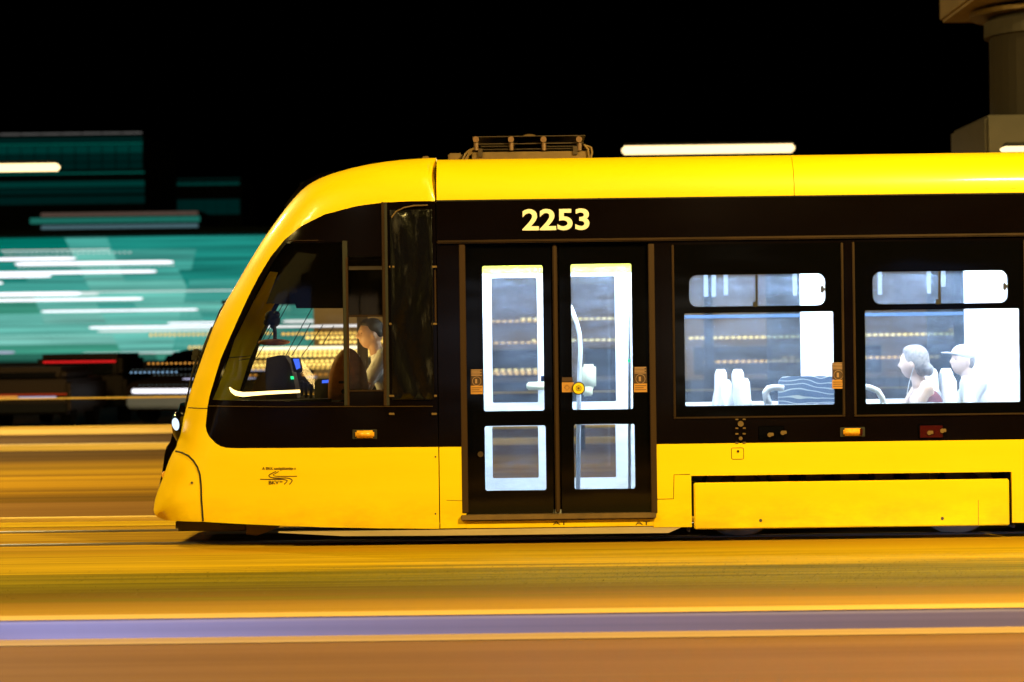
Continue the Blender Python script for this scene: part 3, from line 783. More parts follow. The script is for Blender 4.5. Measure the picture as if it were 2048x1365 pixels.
bm = bmesh.new(); xm = (a0[0]+a1[0])/2; bx(bm, (xm-0.075, 0.075, dz0-0.03), (xm+0.075, 0.10, dz1+0.02)); bx(bm, (dx0-0.03, 0.075, dz1-0.05), (dx1+0.03, 0.10, dz1+0.06)); bx(bm, (dx0-0.03, 0.075, dz0-0.06), (dx1+0.03, 0.10, dz0+0.05)); bx(bm, (dx0-0.06, 0.075, dz0), (dx0+0.05, 0.10, dz1)); bx(bm, (dx1-0.05, 0.075, dz0), (dx1+0.06, 0.10, dz1)); obj('door_backing_frame', bm, M['matt'], tram)
for u0, u1 in ((924.5, 930), (1303, 1308)):
    bm = bmesh.new(); a = px(u0, 1027); b = px(u1, 488); bx(bm, (a[0], -0.006, a[1]), (b[0], 0.05, b[1]), 0.004); obj('door_jamb', bm, M['brownseal'], tram)
bm = bmesh.new(); a = px(922, 1038.5); b = px(1312, 1030.5); bx(bm, (a[0], -0.035, min(a[1], b[1])-0.012), (b[0], 0.06, dz0+0.004), 0.006); obj('door_step', bm, M['roofgear'], tram)
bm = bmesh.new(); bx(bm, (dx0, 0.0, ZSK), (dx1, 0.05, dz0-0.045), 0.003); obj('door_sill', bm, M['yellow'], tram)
# small scuffed lettering on the sill
for u in (1120, 1285):
    a = px(u, 1047); textmesh('sill_mark', 'AT', 0.04, a[0], -0.0015, a[1], M['ink'], tram, sx=2.2)
# labels, buttons
def sticker(u0, v0, u1, v1, y=-0.002, parent=tram):
    a = px(u0, v1); b = px(u1, v0); h = b[1]-a[1]
    s = sub('notice_sticker', parent)
    bm = bmesh.new(); bx(bm, (a[0], y-0.002, a[1]), (b[0], y, a[1]+h*0.34)); obj('orange_panel', bm, M['orange_label'], s)
    bm = bmesh.new(); bx(bm, (a[0], y-0.002, a[1]+h*0.36), (b[0], y, b[1])); obj('brown_panel', bm, M['brown_label'], s)
    bm = bmesh.new(); cx, cz = (a[0]+b[0])/2, a[1]+h*0.52; r = (b[0]-a[0])*0.36
    tube(bm, [(cx+r*math.cos(R(t)), y-0.003, cz+r*math.sin(R(t))) for t in range(0, 361, 20)], 0.0022, 5)
    bx(bm, (cx-r*0.35, y-0.004, cz-r*0.5), (cx+r*0.1, y-0.002, cz+r*0.5)); obj('ring_symbol', bm, M['pale_ink'], s)
    for k in range(5):
        bm = bmesh.new(); zz = a[1]+h*(0.74+0.055*k); bx(bm, (a[0]+0.006, y-0.003, zz), (b[0]-0.006-(0.012 if k % 2 else 0), y-0.002, zz+0.006)); obj('print_line', bm, M['pale_ink'], s)
    for k in range(3):
        bm = bmesh.new(); zz = a[1]+h*(0.08+0.08*k); bx(bm, (a[0]+0.006, y-0.003, zz), (b[0]-0.006-(0.02 if k == 1 else 0), y-0.002, zz+0.005)); obj('print_line', bm, M['brown_label'], s)
sticker(941.5, 739, 965, 789, 0.033); sticker(1268.5, 734, 1294, 785, 0.033); sticker(1664, 725, 1689, 778, -0.006)
# open button and its plate
a = px(1124, 785, .03); b = px(1148, 765, .03)
bm = bmesh.new(); bx(bm, (a[0], 0.029, a[1]), (b[0], 0.033, b[1])); pl_ = obj('button_plate', bm, M['orange_label'], tram)
cx, cz = px(1134, 775.5, .03); bm = bmesh.new(); tube(bm, [(cx+dx_, 0.027, cz+dz_) for dx_, dz_ in ((-.02, 0), (0, .022), (.02, 0), (0, -.022), (-.02, 0))], 0.002, 4); obj('diamond_symbol', bm, M['brown_label'], pl_)
a = px(1124, 764, .03); b = px(1145, 755, .03)
bm = bmesh.new(); bx(bm, (a[0], 0.030, a[1]), (b[0], 0.033, b[1])); obj('blue_print', bm, M['brown_label'], tram)
c = px(1157, 777, .03)
bm = bmesh.new(); cyl(bm, (c[0], 0.022, c[1]), 0.050, 0.02, 'Y', 24); bt = obj('door_button', bm, M['rubber'], tram, smooth=False)
bm = bmesh.new(); cyl(bm, (c[0], 0.016, c[1]), 0.042, 0.025, 'Y', 24); obj('button_ring', bm, M['yellow_plastic'], bt)
bm = bmesh.new(); tube(bm, [(c[0]+.02*math.cos(R(t)), 0.003, c[1]+.02*math.sin(R(t))) for t in range(0, 361, 20)], 0.0028, 6); cyl(bm, (c[0], 0.004, c[1]), 0.010, 0.008, 'Y', 14); obj('button_symbol', bm, M['brown_label'], bt)
# inner yellow button seen through the left leaf
a = px(1053, 781, 2.28); b = px(1092, 764, 2.28)
bm = bmesh.new(); bx(bm, (a[0], 2.27, a[1]), (b[0], 2.30, b[1]), 0.014); ib = obj('inner_button_plate', bm, M['pale_plastic'], tram, smooth=True)
a = px(1082, 764, .07); b = px(1091, 752, .07)
bm = bmesh.new(); bx(bm, (a[0], 0.065, a[1]), (b[0], 0.07, b[1])); obj('blue_sticker', bm, mat('blue_sticker', (0.02, 0.08, 0.5), 0.4), tram)
c = px(961, 909, .03); bm = bmesh.new(); cyl(bm, (c[0], 0.028, c[1]), 0.022, 0.012, 'Y', 18); obj('door_lock', bm, M['roofdark'], tram)

# belt-line fittings under the windows
for v in (848, 877):
    c = px(1481, v); bm = bmesh.new(); cyl(bm, (c[0], -0.01, c[1]), 0.022 if v < 860 else 0.014, 0.03, 'Y', 18)
    for s in (-1, 1):
        for t in (-1, 1): bx(bm, (c[0]+s*0.028-0.012, -0.008, c[1]+t*0.034-0.006), (c[0]+s*0.028+0.012, 0.0, c[1]+t*0.034+0.006), 0.002)
    obj('socket_cap', bm, M['roofgear'], tram)
for u, v in ((1544, 866), (1863, 862)):
    a = px(u-27, v+16); b = px(u+24, v-14)
    bm = bmesh.new(); bx(bm, (a[0], -0.006, a[1]), (b[0], 0.0, b[1]), 0.003); o = obj('handle_recess', bm, M['frit'], tram)
    if u > 1800:
        bm = bmesh.new(); bx(bm, (a[0]+0.015, -0.009, a[1]+0.008), (b[0]-0.008, -0.006, b[1]-0.012), 0.001); obj('red_flap', bm, M['redlens'], o)
    for k in (-1, 1):
        c = px(u+8+k*13, v+2-k*2); bm = bmesh.new(); cyl(bm, (c[0], -0.012, c[1]), 0.017, 0.014, 'Y', 14); bx(bm, (c[0]-0.008, -0.02, c[1]-0.01), (c[0]+0.03, -0.01, c[1]+0.016), 0.003); obj('latch', bm, M['roofgear'], o)
a = px(1463, 919); b = px(1487, 896)
bm = bmesh.new(); tube(bm, [(x_, -0.001, z_) for x_, z_ in rrect(a[0], a[1], b[0], b[1], 0.012)+[rrect(a[0], a[1], b[0], b[1], 0.012)[0]]], 0.0022, 5); obj('hatch', bm, M['brownseal'], tram)
c = px(1476, 903); bm = bmesh.new(); cyl(bm, (c[0], -0.002, c[1]), 0.010, 0.006, 'Y', 12); obj('hatch_lock', bm, M['brownseal'], tram)
# fine joints in the yellow lower panels
def joint(pl, r=0.0028):
    bm = bmesh.new(); tube(bm, [(a, -0.0005, b) for a, b in [px(u, v) for u, v in pl]], r, 5); obj('panel_gap', bm, M['brownseal'], tram)
joint([(1307, 999), (1347, 998), (1348, 950), (1380, 949)]); joint([(893, 1001), (931, 1002)], 0.0015)
for v in (914, 1028):
    c = px(871, v); bm = bmesh.new(); cyl(bm, (c[0], ys(c[0]-0.01, c[1])-0.001, c[1]), 0.007, 0.006, 'Y', 10); obj('screw_cap', bm, M['grime'], tram)

# bogie, skirt and wheels
sk = prect(1388, 962, 2018, 1055)
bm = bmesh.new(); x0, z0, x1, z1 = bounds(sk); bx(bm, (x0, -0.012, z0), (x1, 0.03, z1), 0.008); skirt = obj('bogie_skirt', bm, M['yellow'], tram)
for u, v in ((1521, 1041), (1884, 1037)):
    c = px(u, v); bm = bmesh.new(); cyl(bm, (c[0], -0.012, c[1]), 0.012, 0.008, 'Y', 12); obj('skirt_bolt', bm, M['grime'], skirt)
bm = bmesh.new(); tube(bm, [(px(1956, 1005)[0], -0.0125, px(1956, 1000)[1]), (px(1956, 1050)[0], -0.0125, px(1956, 1050)[1])], 0.0018, 5); obj('skirt_joint', bm, M['brownseal'], skirt)
bm = bmesh.new(); bx(bm, (bx0+0.02, 0.5, 0.15), (bx1-0.02, 0.9, 0.42), 0.02); bx(bm, (bx0+0.02, 1.5, 0.15), (bx1-0.02, 1.9, 0.42), 0.02); bx(bm, (bx0+0.9, 0.6, 0.12), (bx0+1.5, 1.8, 0.5), 0.02)
for k in range(7): bx(bm, (bx0+0.35+0.27*k, 0.12, 0.40+0.02*(k % 2)), (bx0+0.5+0.27*k, 0.5, 0.52+0.01*(k % 3)), 0.01)
obj('bogie_frame', bm, M['grime'], tram)
for u in (1480, 1915):
    for yy in (0.48, 1.92):
        c = P(u, 1000, 0.45); bm = bmesh.new(); cyl(bm, (c.x, yy, 0.298), 0.298, 0.12, 'Y', 40); cyl(bm, (c.x, yy+(0.07 if yy < 1 else -0.07), 0.298), 0.322, 0.02, 'Y', 40)
        wl = obj('wheel', bm, M['wheel'], tram)
        bm = bmesh.new(); cyl(bm, (c.x, yy-0.065 if yy < 1 else yy+0.065, 0.298), 0.21, 0.02, 'Y', 32); obj('wheel_disc', bm, M['grime'], wl)
# underframe: nose deflector, beam, brackets
bm = bmesh.new(); a = px(346, 1066, .2); b = px(492, 1040, .2); bx(bm, (a[0], 0.34, a[1]), (b[0], 2.06, b[1]), 0.02); obj('obstacle_deflector', bm, M['grime'], tram)
q = [px(490, 1046, .2), px(560, 1046, .2), (px(556, 1056, .2)), px(532, 1066, .2), px(512, 1073, .2), px(490, 1071, .2)]
bm = bmesh.new(); fill_poly(bm, q, 0.3, 0.42); obj('deflector_bracket', bm, M['roofgear'], tram)
bm = bmesh.new(); a = px(560, 1068.5, .15); b = px(1350, 1057, .15)
fill_poly(bm, [(a[0], 0.098), (a[0]+0.5, 0.066), (a[0]+1.2, 0.06), (b[0]-0.06, 0.058), (b[0]+0.04, 0.10), (b[0]+0.04, 0.108), (a[0], 0.104)], 0.004, 0.12); obj('underframe_beam', bm, M['cream'], tram)
for xa_, xb_ in ((-2.3, bx0-0.03), (bx1+0.03, XEND)):
    bm = bmesh.new(); bx(bm, (xa_, 0.3, 0.14), (xb_, 2.1, 0.24)); obj('underfloor', bm, M['matt'], tram)
bm = bmesh.new(); bx(bm, (bx0-0.02, 0.12, 0.56), (bx1+0.02, 2.3, 0.60)); bx(bm, (bx0-0.03, 0.05, 0.06), (bx0-0.01, 0.6, 0.56)); bx(bm, (bx1+0.01, 0.05, 0.06), (bx1+0.03, 0.6, 0.56)); obj('wheel_arch', bm, M['matt'], tram)

# roof gear: brake resistor frame on the roof behind the cab
gy0, gy1 = 0.75, 1.65
def gpx(u, v): return px(u, v, gy0)
gear = sub('roof_equipment', tram)
def gbox(name, u0, v0, u1, v1, y0=gy0, y1=gy1, m=None, bev=0.004):
    a = gpx(u0, v1); b = gpx(u1, v0); bm = bmesh.new(); bx(bm, (a[0], y0, a[1]), (b[0], y1, b[1]), bev); return obj(name, bm, m or M['roofgear'], gear)
gbox('gear_base', 944, 302, 1176, 330)
gbox('gear_base_cap', 942, 296, 1180, 301, m=M['roofdark'])
gbox('top_rail', 945, 271, 1171, 274.5, m=M['roofdark'])
gbox('lower_rail', 948, 286, 1168, 289, m=M['roofdark'])
gbox('rear_screen', 948, 275, 1168, 286, gy1-0.02, gy1, M['gap'])
gbox('cross_member', 960, 291.5, 1030, 294.5, m=M['roofdark']); gbox('cross_member', 1088, 291.5, 1165, 294.5, m=M['roofdark'])
for u in (954, 1024, 1089, 1160):
    gbox('upright', u-7, 274, u+3, 297, gy0, gy0+0.06, M['roofdark'])
    c = gpx(u-2, 280); bm = bmesh.new(); cyl(bm, (c[0], gy0-0.02, c[1]), 0.024, 0.06, 'Y', 16); obj('insulator', bm, M['insul'], gear)
    c = gpx(u-1, 294); bm = bmesh.new(); cyl(bm, (c[0], gy0-0.01, c[1]), 0.016, 0.06, 'Z', 12); obj('insulator', bm, M['insul'], gear)
c = gpx(1060, 277)
bm = bmesh.new(); q = bmesh.ops.create_uvsphere(bm, u_segments=24, v_segments=14, radius=1)
bmesh.ops.transform(bm, matrix=Matrix.Translation((c[0], 1.2, c[1]-0.03)) @ Matrix.Diagonal((0.105, 0.12, 0.10, 1)), verts=q['verts']); obj('dome', bm, M['roofgear'], gear, smooth=True)
gbox('junction_box', 896, 305.5, 924, 330, 0.8, 1.0, bev=0.012)
for pl in (((926, 320), (931, 309), (938, 302), (948, 298)), ((930, 322), (936, 312), (944, 306)), ((1172, 292), (1182, 296), (1184, 306), (1181, 318)), ((1168, 290), (1176, 300), (1178, 316)), ((934, 321), (938, 306), (944, 302))):
    bm = bmesh.new(); tube(bm, [(gpx(u, v)[0], gy0-0.02, gpx(u, v)[1]) for u, v in pl], 0.009, 8); obj('cable', bm, M['roofgear'], gear)
for u, v in ((960, 310), (1150, 305)): gbox('bracket', u-4, v-12, u+5, v+5, gy0-0.02, gy0, M['roofdark'], 0.002)
c = px(850, 316, .6); bm = bmesh.new(); bx(bm, (c[0]-0.02, 0.6, c[1]-0.05), (c[0]+0.03, 0.7, c[1]+0.012), 0.005); obj('roof_stud', bm, M['roofgear'], tram)
# ------------------------------------------------------------------ saloon
FLZ, CEZ = 0.245, 2.36
XB = px(800, 700)[0]                                 # wall between cab and saloon
FY = 2.33
bm = bmesh.new(); bx(bm, (XB, 0.045, FLZ-0.03), (bx0-0.06, FY, FLZ)); bx(bm, (bx0-0.06, 0.045, 0.605), (bx1+0.06, FY, 0.635)); bx(bm, (bx1+0.06, 0.045, FLZ-0.03), (XEND, FY, FLZ)); bx(bm, (bx0-0.09, 0.045, FLZ), (bx0-0.06, FY, 0.635)); bx(bm, (bx1+0.06, 0.045, FLZ), (bx1+0.09, FY, 0.635))
obj('saloon_floor', bm, M['floor'], tram)
bm = bmesh.new(); bx(bm, (XB, 0.06, CEZ), (XEND, FY, CEZ+0.04)); obj('saloon_ceiling', bm, M['white'], tram)
for y in (0.30, 1.78):
    bm = bmesh.new(); bx(bm, (XB+0.25, y-0.07, CEZ-0.03), (XEND-0.2, y+0.07, CEZ-0.002), 0.008); obj('ceiling_light', bm, M['strip'], tram)
for nm_, xa_, xb_, m_ in (('cab_bulkhead', XB-0.04, XB, M['cabgrey']), ('bulkhead_lining', XB+0.001, XB+0.012, M['white'])):
    bm = bmesh.new(); bx(bm, (xa_, 0.045, FLZ), (xb_, FY, 1.18)); bx(bm, (xa_, 0.045, 1.18), (xb_, 0.85, 2.62)); bx(bm, (xa_, 1.55, 1.18), (xb_, FY, 2.62)); bx(bm, (xa_, 0.85, 1.95), (xb_, 1.55, 2.62)); bx(bm, (xa_, 0.34, 2.62), (xb_, 2.06, 2.93)); obj(nm_, bm, m_, tram)
bm = bmesh.new(); bx(bm, (XB-0.025, 0.85, 1.18), (XB-0.015, 1.55, 1.95)); obj('added_bulkhead_window', bm, M['cabglass'], tram)  # window added so saloon light reaches the driver's back
bm = bmesh.new(); bx(bm, (XEND-0.03, 0.06, FLZ), (XEND, FY, 2.6)); obj('end_wall', bm, M['white'], tram)
fholes = [prect(984, 556, 1075, 806, FY, .012), prect(985, 853, 1077, 957, FY, .012), prect(1128, 553, 1231, 804, FY, .012), prect(1128, 850, 1232, 956, FY, .012)]
fw = [prect(1330, 538, 1601, 804, FY, .02), prect(1700, 533, 1929, 798, FY, .02)]
fsh = px(2070, 700, FY)[0]-px(1700, 700, FY)[0]
fw += [[(a+fsh, b) for a, b in fw[1]], [(a+2*fsh, b) for a, b in fw[1]]]
fo = rrect(XB, FLZ-0.1, XEND, 2.66, 0)
fs = sheets([fo]+fholes+fw, lambda x, z: None if any(inside(h, x, z) for h in fholes+fw) else 'far_wall', lambda x, z: FY)
o = obj('far_side_wall', fs['far_wall'], M['white'], tram); thick(o, 0.07)
for h in fholes: pane('far_door_pane', h, FY+0.03, M['farglass'], tram)
M['frost'] = glass('frosted_glass', (0.7, 0.8, 0.9), 0.10, (0.75, 0.86, 1.0))
M['bluegrey'] = mat('blue_grey_trim', (0.03, 0.075, 0.16), 0.5)
for h in fw:
    pane('far_window_pane', h, FY+0.03, M['farglass'], tram)
    x0, z0, x1, z1 = bounds(h); zb = px(1500, 633, FY)[1]
    bm = bmesh.new(); bx(bm, (x0, FY-0.01, zb-0.016), (x1, FY+0.028, zb+0.016), 0.004); obj('far_window_divider', bm, M['bluegrey'], tram)
    bm = bmesh.new(); bx(bm, (x0-0.02, FY-0.16, z0-0.09), (x1+0.02, FY-0.005, z0-0.03), 0.01); obj('window_ledge', bm, M['white'], tram)
# soft grey-blue gradient of the far windows, built as added frosted strips
for u0, u1 in ((1535, 1600), (1856, 1928)):
    a = px(u0, 803 if u0 < 1700 else 797, FY); b = px(u1, 540 if u0 < 1700 else 535, FY)
    bm = bmesh.new(); bx(bm, (a[0], FY+0.004, a[1]), (b[0], FY+0.010, b[1])); obj('soft_gradient_strip', bm, M['frost'], tram)
M['header'] = mat('yellow_header', (0.80, 0.68, 0.06), 0.5)
# door header strip, yellow edged
for u0, u1, v0, v1 in ((960, 1092, 533, 549), (1120, 1270, 530, 547)):
    a = px(u0, v1, .35); b = px(u1, v0, .35); bm = bmesh.new(); bx(bm, (a[0], 0.34, a[1]), (b[0], 0.37, b[1]+0.03), 0.006); obj('door_header_strip', bm, M['header'], tram)
# near-side sill ledges and handrails
bm = bmesh.new(); a = px(1360, 815, .1); bx(bm, (a[0], 0.06, a[1]-0.05), (XEND-0.1, 0.14, a[1]+0.012), 0.008); obj('window_sill_ledge', bm, M['white'], tram)
def rod(name, pl, y, r=0.018, m=None, parent=tram):
    bm = bmesh.new(); tube(bm, [(px(u, v, y)[0], y, px(u, v, y)[1]) for u, v in pl], r, 10); return obj(name, bm, m or M['rail_white'], parent, smooth=True)
rod('handrail', [(1140, 612), (1146, 626), (1153, 645), (1159, 668), (1161, 700), (1158, 770), (1156, 980)], 0.75)
rod('handrail', [(1258, 560), (1259, 700), (1259, 985)], 0.22, 0.012)
# ticket validator
bm = bmesh.new(); a = px(1164, 793, 1.3); b = px(1192, 729, 1.3); bx(bm, (a[0], 1.30, a[1]+0.06), (b[0], 1.42, b[1]), 0.02); bx(bm, (a[0]+0.01, 1.29, a[1]), (b[0]-0.03, 1.41, a[1]+0.08), 0.01); tv = obj('ticket_validator', bm, M['pale_plastic'], tram, smooth=True)
c = px(1258, 722, .2); bm = bmesh.new(); cyl(bm, (c[0], 0.2, c[1]), 0.012, 0.01, 'Y', 12); obj('green_lamp', bm, M['green_led'], tram)
# hanging straps
M['strapgrey'] = mat('strap_webbing', (0.30, 0.34, 0.40), 0.7)
for u, v in ((1412, 594), (1428, 594), (1452, 590), (1590, 592), (1760, 590), (1858, 588), (1887, 574)):
    y = 1.3; p = P(u, v, y); bm = bmesh.new(); bx(bm, (p.x-0.018, y, p.z), (p.x+0.018, y+0.01, CEZ-0.06), 0.003); obj('hanging_strap', bm, M['strapgrey'], tram)
bm = bmesh.new(); tube(bm, [(XB+0.5, 1.3, CEZ-0.06), (XEND-0.3, 1.3, CEZ-0.06)], 0.016, 8); obj('overhead_rail', bm, M['rail_white'], tram)
# seats
def seat(u, vtop, y, face=-1, w=0.42):
    """tall white seat shell with a cushion; face -1 looks to the left"""
    p = P(u, vtop, y); top = p.z; base = top-0.565
    s = sub('passenger_seat', tram)
    prof = [(-0.09, 0.0), (-0.065, 0.22), (-0.045, 0.34), (-0.034, 0.40), (-0.030, 0.53), (-0.012, 0.565), (0.05, 0.565), (0.068, 0.53), (0.075, 0.40), (0.10, 0.34), (0.145, 0.22), (0.18, 0.0)]
    bm = bmesh.new()
    rows = []
    for k in range(7):
        s_ = -1+2*k/6; sc = 1-0.10*abs(s_)**3
        rows.append([bm.verts.new((p.x - face*a*(1-0.25*s_*s_), y+s_*w/2*(1 if b < 0.36 else 0.62), base+b*(1-0.04*abs(s_)**3))) for a, b in prof])
    n = len(prof)
    for k in range(6):
        for i in range(n): bm.faces.new((rows[k][i], rows[k][(i+1) % n], rows[k+1][(i+1) % n], rows[k+1][i]))
    bm.faces.new(rows[0]); bm.faces.new(rows[-1][::-1]); bmesh.ops.recalc_face_normals(bm, faces=bm.faces[:])
    obj('backrest', bm, M['seat'], s, smooth=True)
    bm = bmesh.new(); bx(bm, (min(p.x, p.x+face*0.45), y-w/2, base-0.05), (max(p.x, p.x+face*0.45), y+w/2, base+0.02), 0.02); obj('seat_pan', bm, M['seat'], s)
    bm = bmesh.new(); bx(bm, (min(p.x+face*0.05, p.x+face*0.42), y-w/2+0.02, base+0.02), (max(p.x+face*0.05, p.x+face*0.42), y+w/2-0.02, base+0.05), 0.012); obj('cushion', bm, M['seatcloth'], s)
    bm = bmesh.new(); bx(bm, (p.x+face*0.2-0.08, y-0.1, FLZ), (p.x+face*0.2+0.08, y+0.1, base-0.05)); obj('pedestal', bm, M['seat'], s)
    return base
seat(1437, 739, 1.75); seat(1471, 739, 1.75); seat(1446, 760, 0.75); seat(1482, 757, 0.55)
seat(1894, 753, 0.80); seat(1858, 738, 1.75); seat(1888, 737, 1.75); seat(1930, 753, 0.80)
seat(2160, 760, 0.8, -1)
# patterned partition with its grab loop
a = px(1557, 806, .5); b = px(1672, 752, .5)
bm = bmesh.new(); fill_poly(bm, rrect(a[0], a[1]-0.25, b[0], b[1], 0.06), 0.50, 0.53); obj('wave_print_partition', bm, M['wave'], tram)
bm = bmesh.new(); tube(bm, [P(u, v, .45) for u, v in ((1538, 815), (1533, 795), (1531, 786), (1537, 778), (1550, 775), (1568, 777))], [0.032, 0.03, 0.028, 0.028, 0.026, 0.022], 10); obj('grab_loop', bm, M['rail_white'], tram, smooth=True)
bm = bmesh.new(); tube(bm, [P(u, v, .4) for u, v in ((1722, 772), (1740, 776), (1756, 783), (1764, 796), (1768, 815))], 0.024, 10); obj('grab_loop', bm, M['rail_white'], tram, smooth=True)

# ------------------------------------------------------------------ cab inside
def cab_blind(y, mirror=False):
    q = [px(u, v, y) for u, v in ((560, 470), (690, 470), (690, 617), (593, 617), (590, 608), (532, 608), (556, 545), (520, 542))]
    bm = bmesh.new(); fill_poly(bm, q, y, y+0.006); obj('sun_blind', bm, M['matt'], tram)
cab_blind(0.16)
bm = bmesh.new(); a = px(697, 632, .14); b = px(770, 540, .14); bx(bm, (a[0], 0.10, a[1]), (b[0], 0.106, b[1])); obj('sun_blind', bm, M['matt'], tram)
bm = bmesh.new(); a = px(697, 632, 2.2); b = px(790, 480, 2.2); bx(bm, (a[0], 2.2, a[1]), (b[0], 2.206, b[1])); obj('sun_blind', bm, M['cabgrey'], tram)
a = px(600, 548, 1.2); bm = bmesh.new(); bx(bm, (a[0]-0.15, 0.34, a[1]+0.03), (XB-0.04, 2.06, a[1]+0.08)); obj('cab_ceiling', bm, M['cabpanel'], tram)
bm = bmesh.new(); bx(bm, (px(420, 700)[0], 0.25, 0.40), (XB-0.04, 2.15, 0.44)); obj('cab_floor', bm, M['matt'], tram)
# dashboard
bm = bmesh.new(); a = px(405, 800, .6); b = px(668, 800, .6)
fill_poly(bm, [(a[0]+0.05, 0.44), (b[0]-0.35, 0.44), (b[0]-0.2, a[1]-0.10), (b[0], a[1]-0.04), (b[0], a[1]), (a[0]+0.14, a[1]-0.02)], 0.32, 2.08); dash = obj('dashboard', bm, M['cabgrey'], tram)
def dpoly(name, pl, y0, y1, m):
    bm = bmesh.new(); fill_poly(bm, [px(u, v, (y0+y1)/2) for u, v in pl], y0, y1); return obj(name, bm, m, dash)
dpoly('instrument_pod', [(537, 802), (535, 742), (538, 716), (560, 711), (574, 712), (584, 728), (592, 760), (600, 802)], 0.95, 1.35, M['cabgrey'])
dpoly('instrument_hood', [(505, 802), (508, 782), (516, 762), (528, 750), (540, 742), (540, 802)], 1.05, 1.5, M['roofgear'])
dpoly('screen_body', [(582, 716), (600, 716), (606, 742), (600, 746), (588, 744)], 0.93, 1.0, M['matt'])
dpoly('screen', [(586, 718), (598, 718), (601, 736), (593, 740)], 0.922, 0.928, M['screen_blue'])
dpoly('status_light', [(581, 753), (587, 753), (588, 759), (582, 759)], 0.93, 0.945, M['green_led'])
dpoly('control_box', [(632, 800), (632, 764), (640, 757), (664, 758), (668, 770), (668, 800)], 0.7, 1.0, M['matt'])
dpoly('control_display', [(644, 761), (660, 760), (660, 766), (644, 767)], 0.69, 0.698, M['screen_blue'])
for k, (u, v) in enumerate(((604, 772), (612, 776), (622, 779))):
    bm = bmesh.new(); c = P(u, v, .8); cyl(bm, (c.x, .8, c.z-0.03), 0.012, 0.10); ball(bm, (c.x, .8, c.z+0.025), 0.02, 2); obj('control_lever', bm, M['rubber'], dash)
# street-lamp reflection in the cab glass, modelled as a glowing strip
bm = bmesh.new(); tube(bm, [P(u, v, .36) for u, v in ((459, 775), (464, 782), (472, 787), (486, 789.5), (508, 788), (535, 786), (566, 784.5), (600, 783))], [0.004, 0.014, 0.019, 0.019, 0.015, 0.014, 0.013, 0.012], 10); obj('lamp_reflection', bm, M['reflection_glow'], dash, smooth=True)
# mirror hanging in the windscreen
bm = bmesh.new(); c = P(548, 685, 1.3); q = bmesh.ops.create_uvsphere(bm, u_segments=20, v_segments=10, radius=1)
bmesh.ops.transform(bm, matrix=Matrix.Translation(c) @ Matrix.Diagonal((0.135, 0.06, 0.027, 1)), verts=q['verts']); mi = obj('cab_mirror', bm, M['bag'], tram, smooth=True)
bm = bmesh.new(); tube(bm, [P(550, 680, 1.3), P(550, 664, 1.3), P(548, 650, 1.3)], 0.016, 8); obj('mirror_stem', bm, M['cabgrey'], mi)
bm = bmesh.new()
for u, v, r in ((540, 634, .045), (549, 642, .05), (534, 645, .03), (553, 630, .03), (546, 652, .025)): ball(bm, P(u, v, 1.35), (r, r, r*1.1), 2)
obj('camera_housing', bm, M['matt'], tram, smooth=True)
for pl in (((630, 606), (600, 660), (571, 713)), ((577, 607), (545, 665), (513, 716), (478, 721)), ((567, 607), (520, 690), (505, 712), (448, 717)), ((622, 646), (604, 680), (583, 712)), ((646, 650), (624, 684), (603, 713)), ((668, 652), (645, 690))):
    bm = bmesh.new(); tube(bm, [P(u, v, 1.9) for u, v in pl], 0.0035, 5); obj('slanting_line', bm, M['matt'], tram)  # thin slanting dark lines, built as tubes
# pillar lining on the far side of the cab, driver's seat
bm = bmesh.new(); a = px(716, 800, 2.1); b = px(735, 630, 2.1); bx(bm, (a[0], 2.08, 0.44), (b[0], 2.14, b[1]), 0.01); obj('far_window_post', bm, M['cabpanel'], tram)
ds = sub('driver_seat', tram)
hp = P(745, 668, 1.15)
bm = bmesh.new(); bx(bm, (hp.x-0.16, 0.92, hp.z-0.86), (hp.x+0.28, 1.38, hp.z-0.76), 0.03); obj('cushion', bm, M['trousers'], ds)
bm = bmesh.new(); box(bm, (hp.x+0.27, 1.15, hp.z-0.46), (0.10, 0.46, 0.66), Matrix.Rotation(R(8), 3, 'Y'), 0.04); obj('backrest', bm, M['trousers'], ds)
bm = bmesh.new(); bx(bm, (hp.x-0.05, 1.0, 0.44), (hp.x+0.2, 1.3, hp.z-0.86)); obj('pedestal', bm, M['matt'], ds)

# the brown bag by the cab window
bagp = P(697, 800, 0.42)
bm = bmesh.new()
rows = [(0.0, .155), (0.04, .16), (0.12, .158), (0.2, .148), (0.28, .125), (0.34, .095), (0.385, .055), (0.405, .02)]
for k, (h, r) in enumerate(rows[:-1]): pass
rg = []
for h, r in rows: rg.append([bm.verts.new((r*math.cos(a*math.pi/10)*(1+0.04*math.sin(3*a)), 0.62*r*math.sin(a*math.pi/10), h)) for a in range(20)])
for i in range(len(rg)-1):
    for k in range(20): bm.faces.new((rg[i][k], rg[i][(k+1) % 20], rg[i+1][(k+1) % 20], rg[i+1][k]))
bm.faces.new(rg[0][::-1]); bm.faces.new(rg[-1])
bagt = thing('bag', 'rounded orange-brown leather bag in front of the driver by the cab window', 'bag', (bagp.x, 0.42, bagp.z))
obj('bag_body', bm, M['bag'], bagt, smooth=True)
bm = bmesh.new(); bx(bm, (-0.05, -0.118, 0.05), (0.12, -0.085, 0.085), 0.008); obj('strap', bm, M['matt'], bagt)
bm = bmesh.new(); bx(bm, (-0.07, -0.110, 0.13), (0.0, -0.085, 0.15), 0.004); obj('buckle', bm, M['brownseal'], bagt)

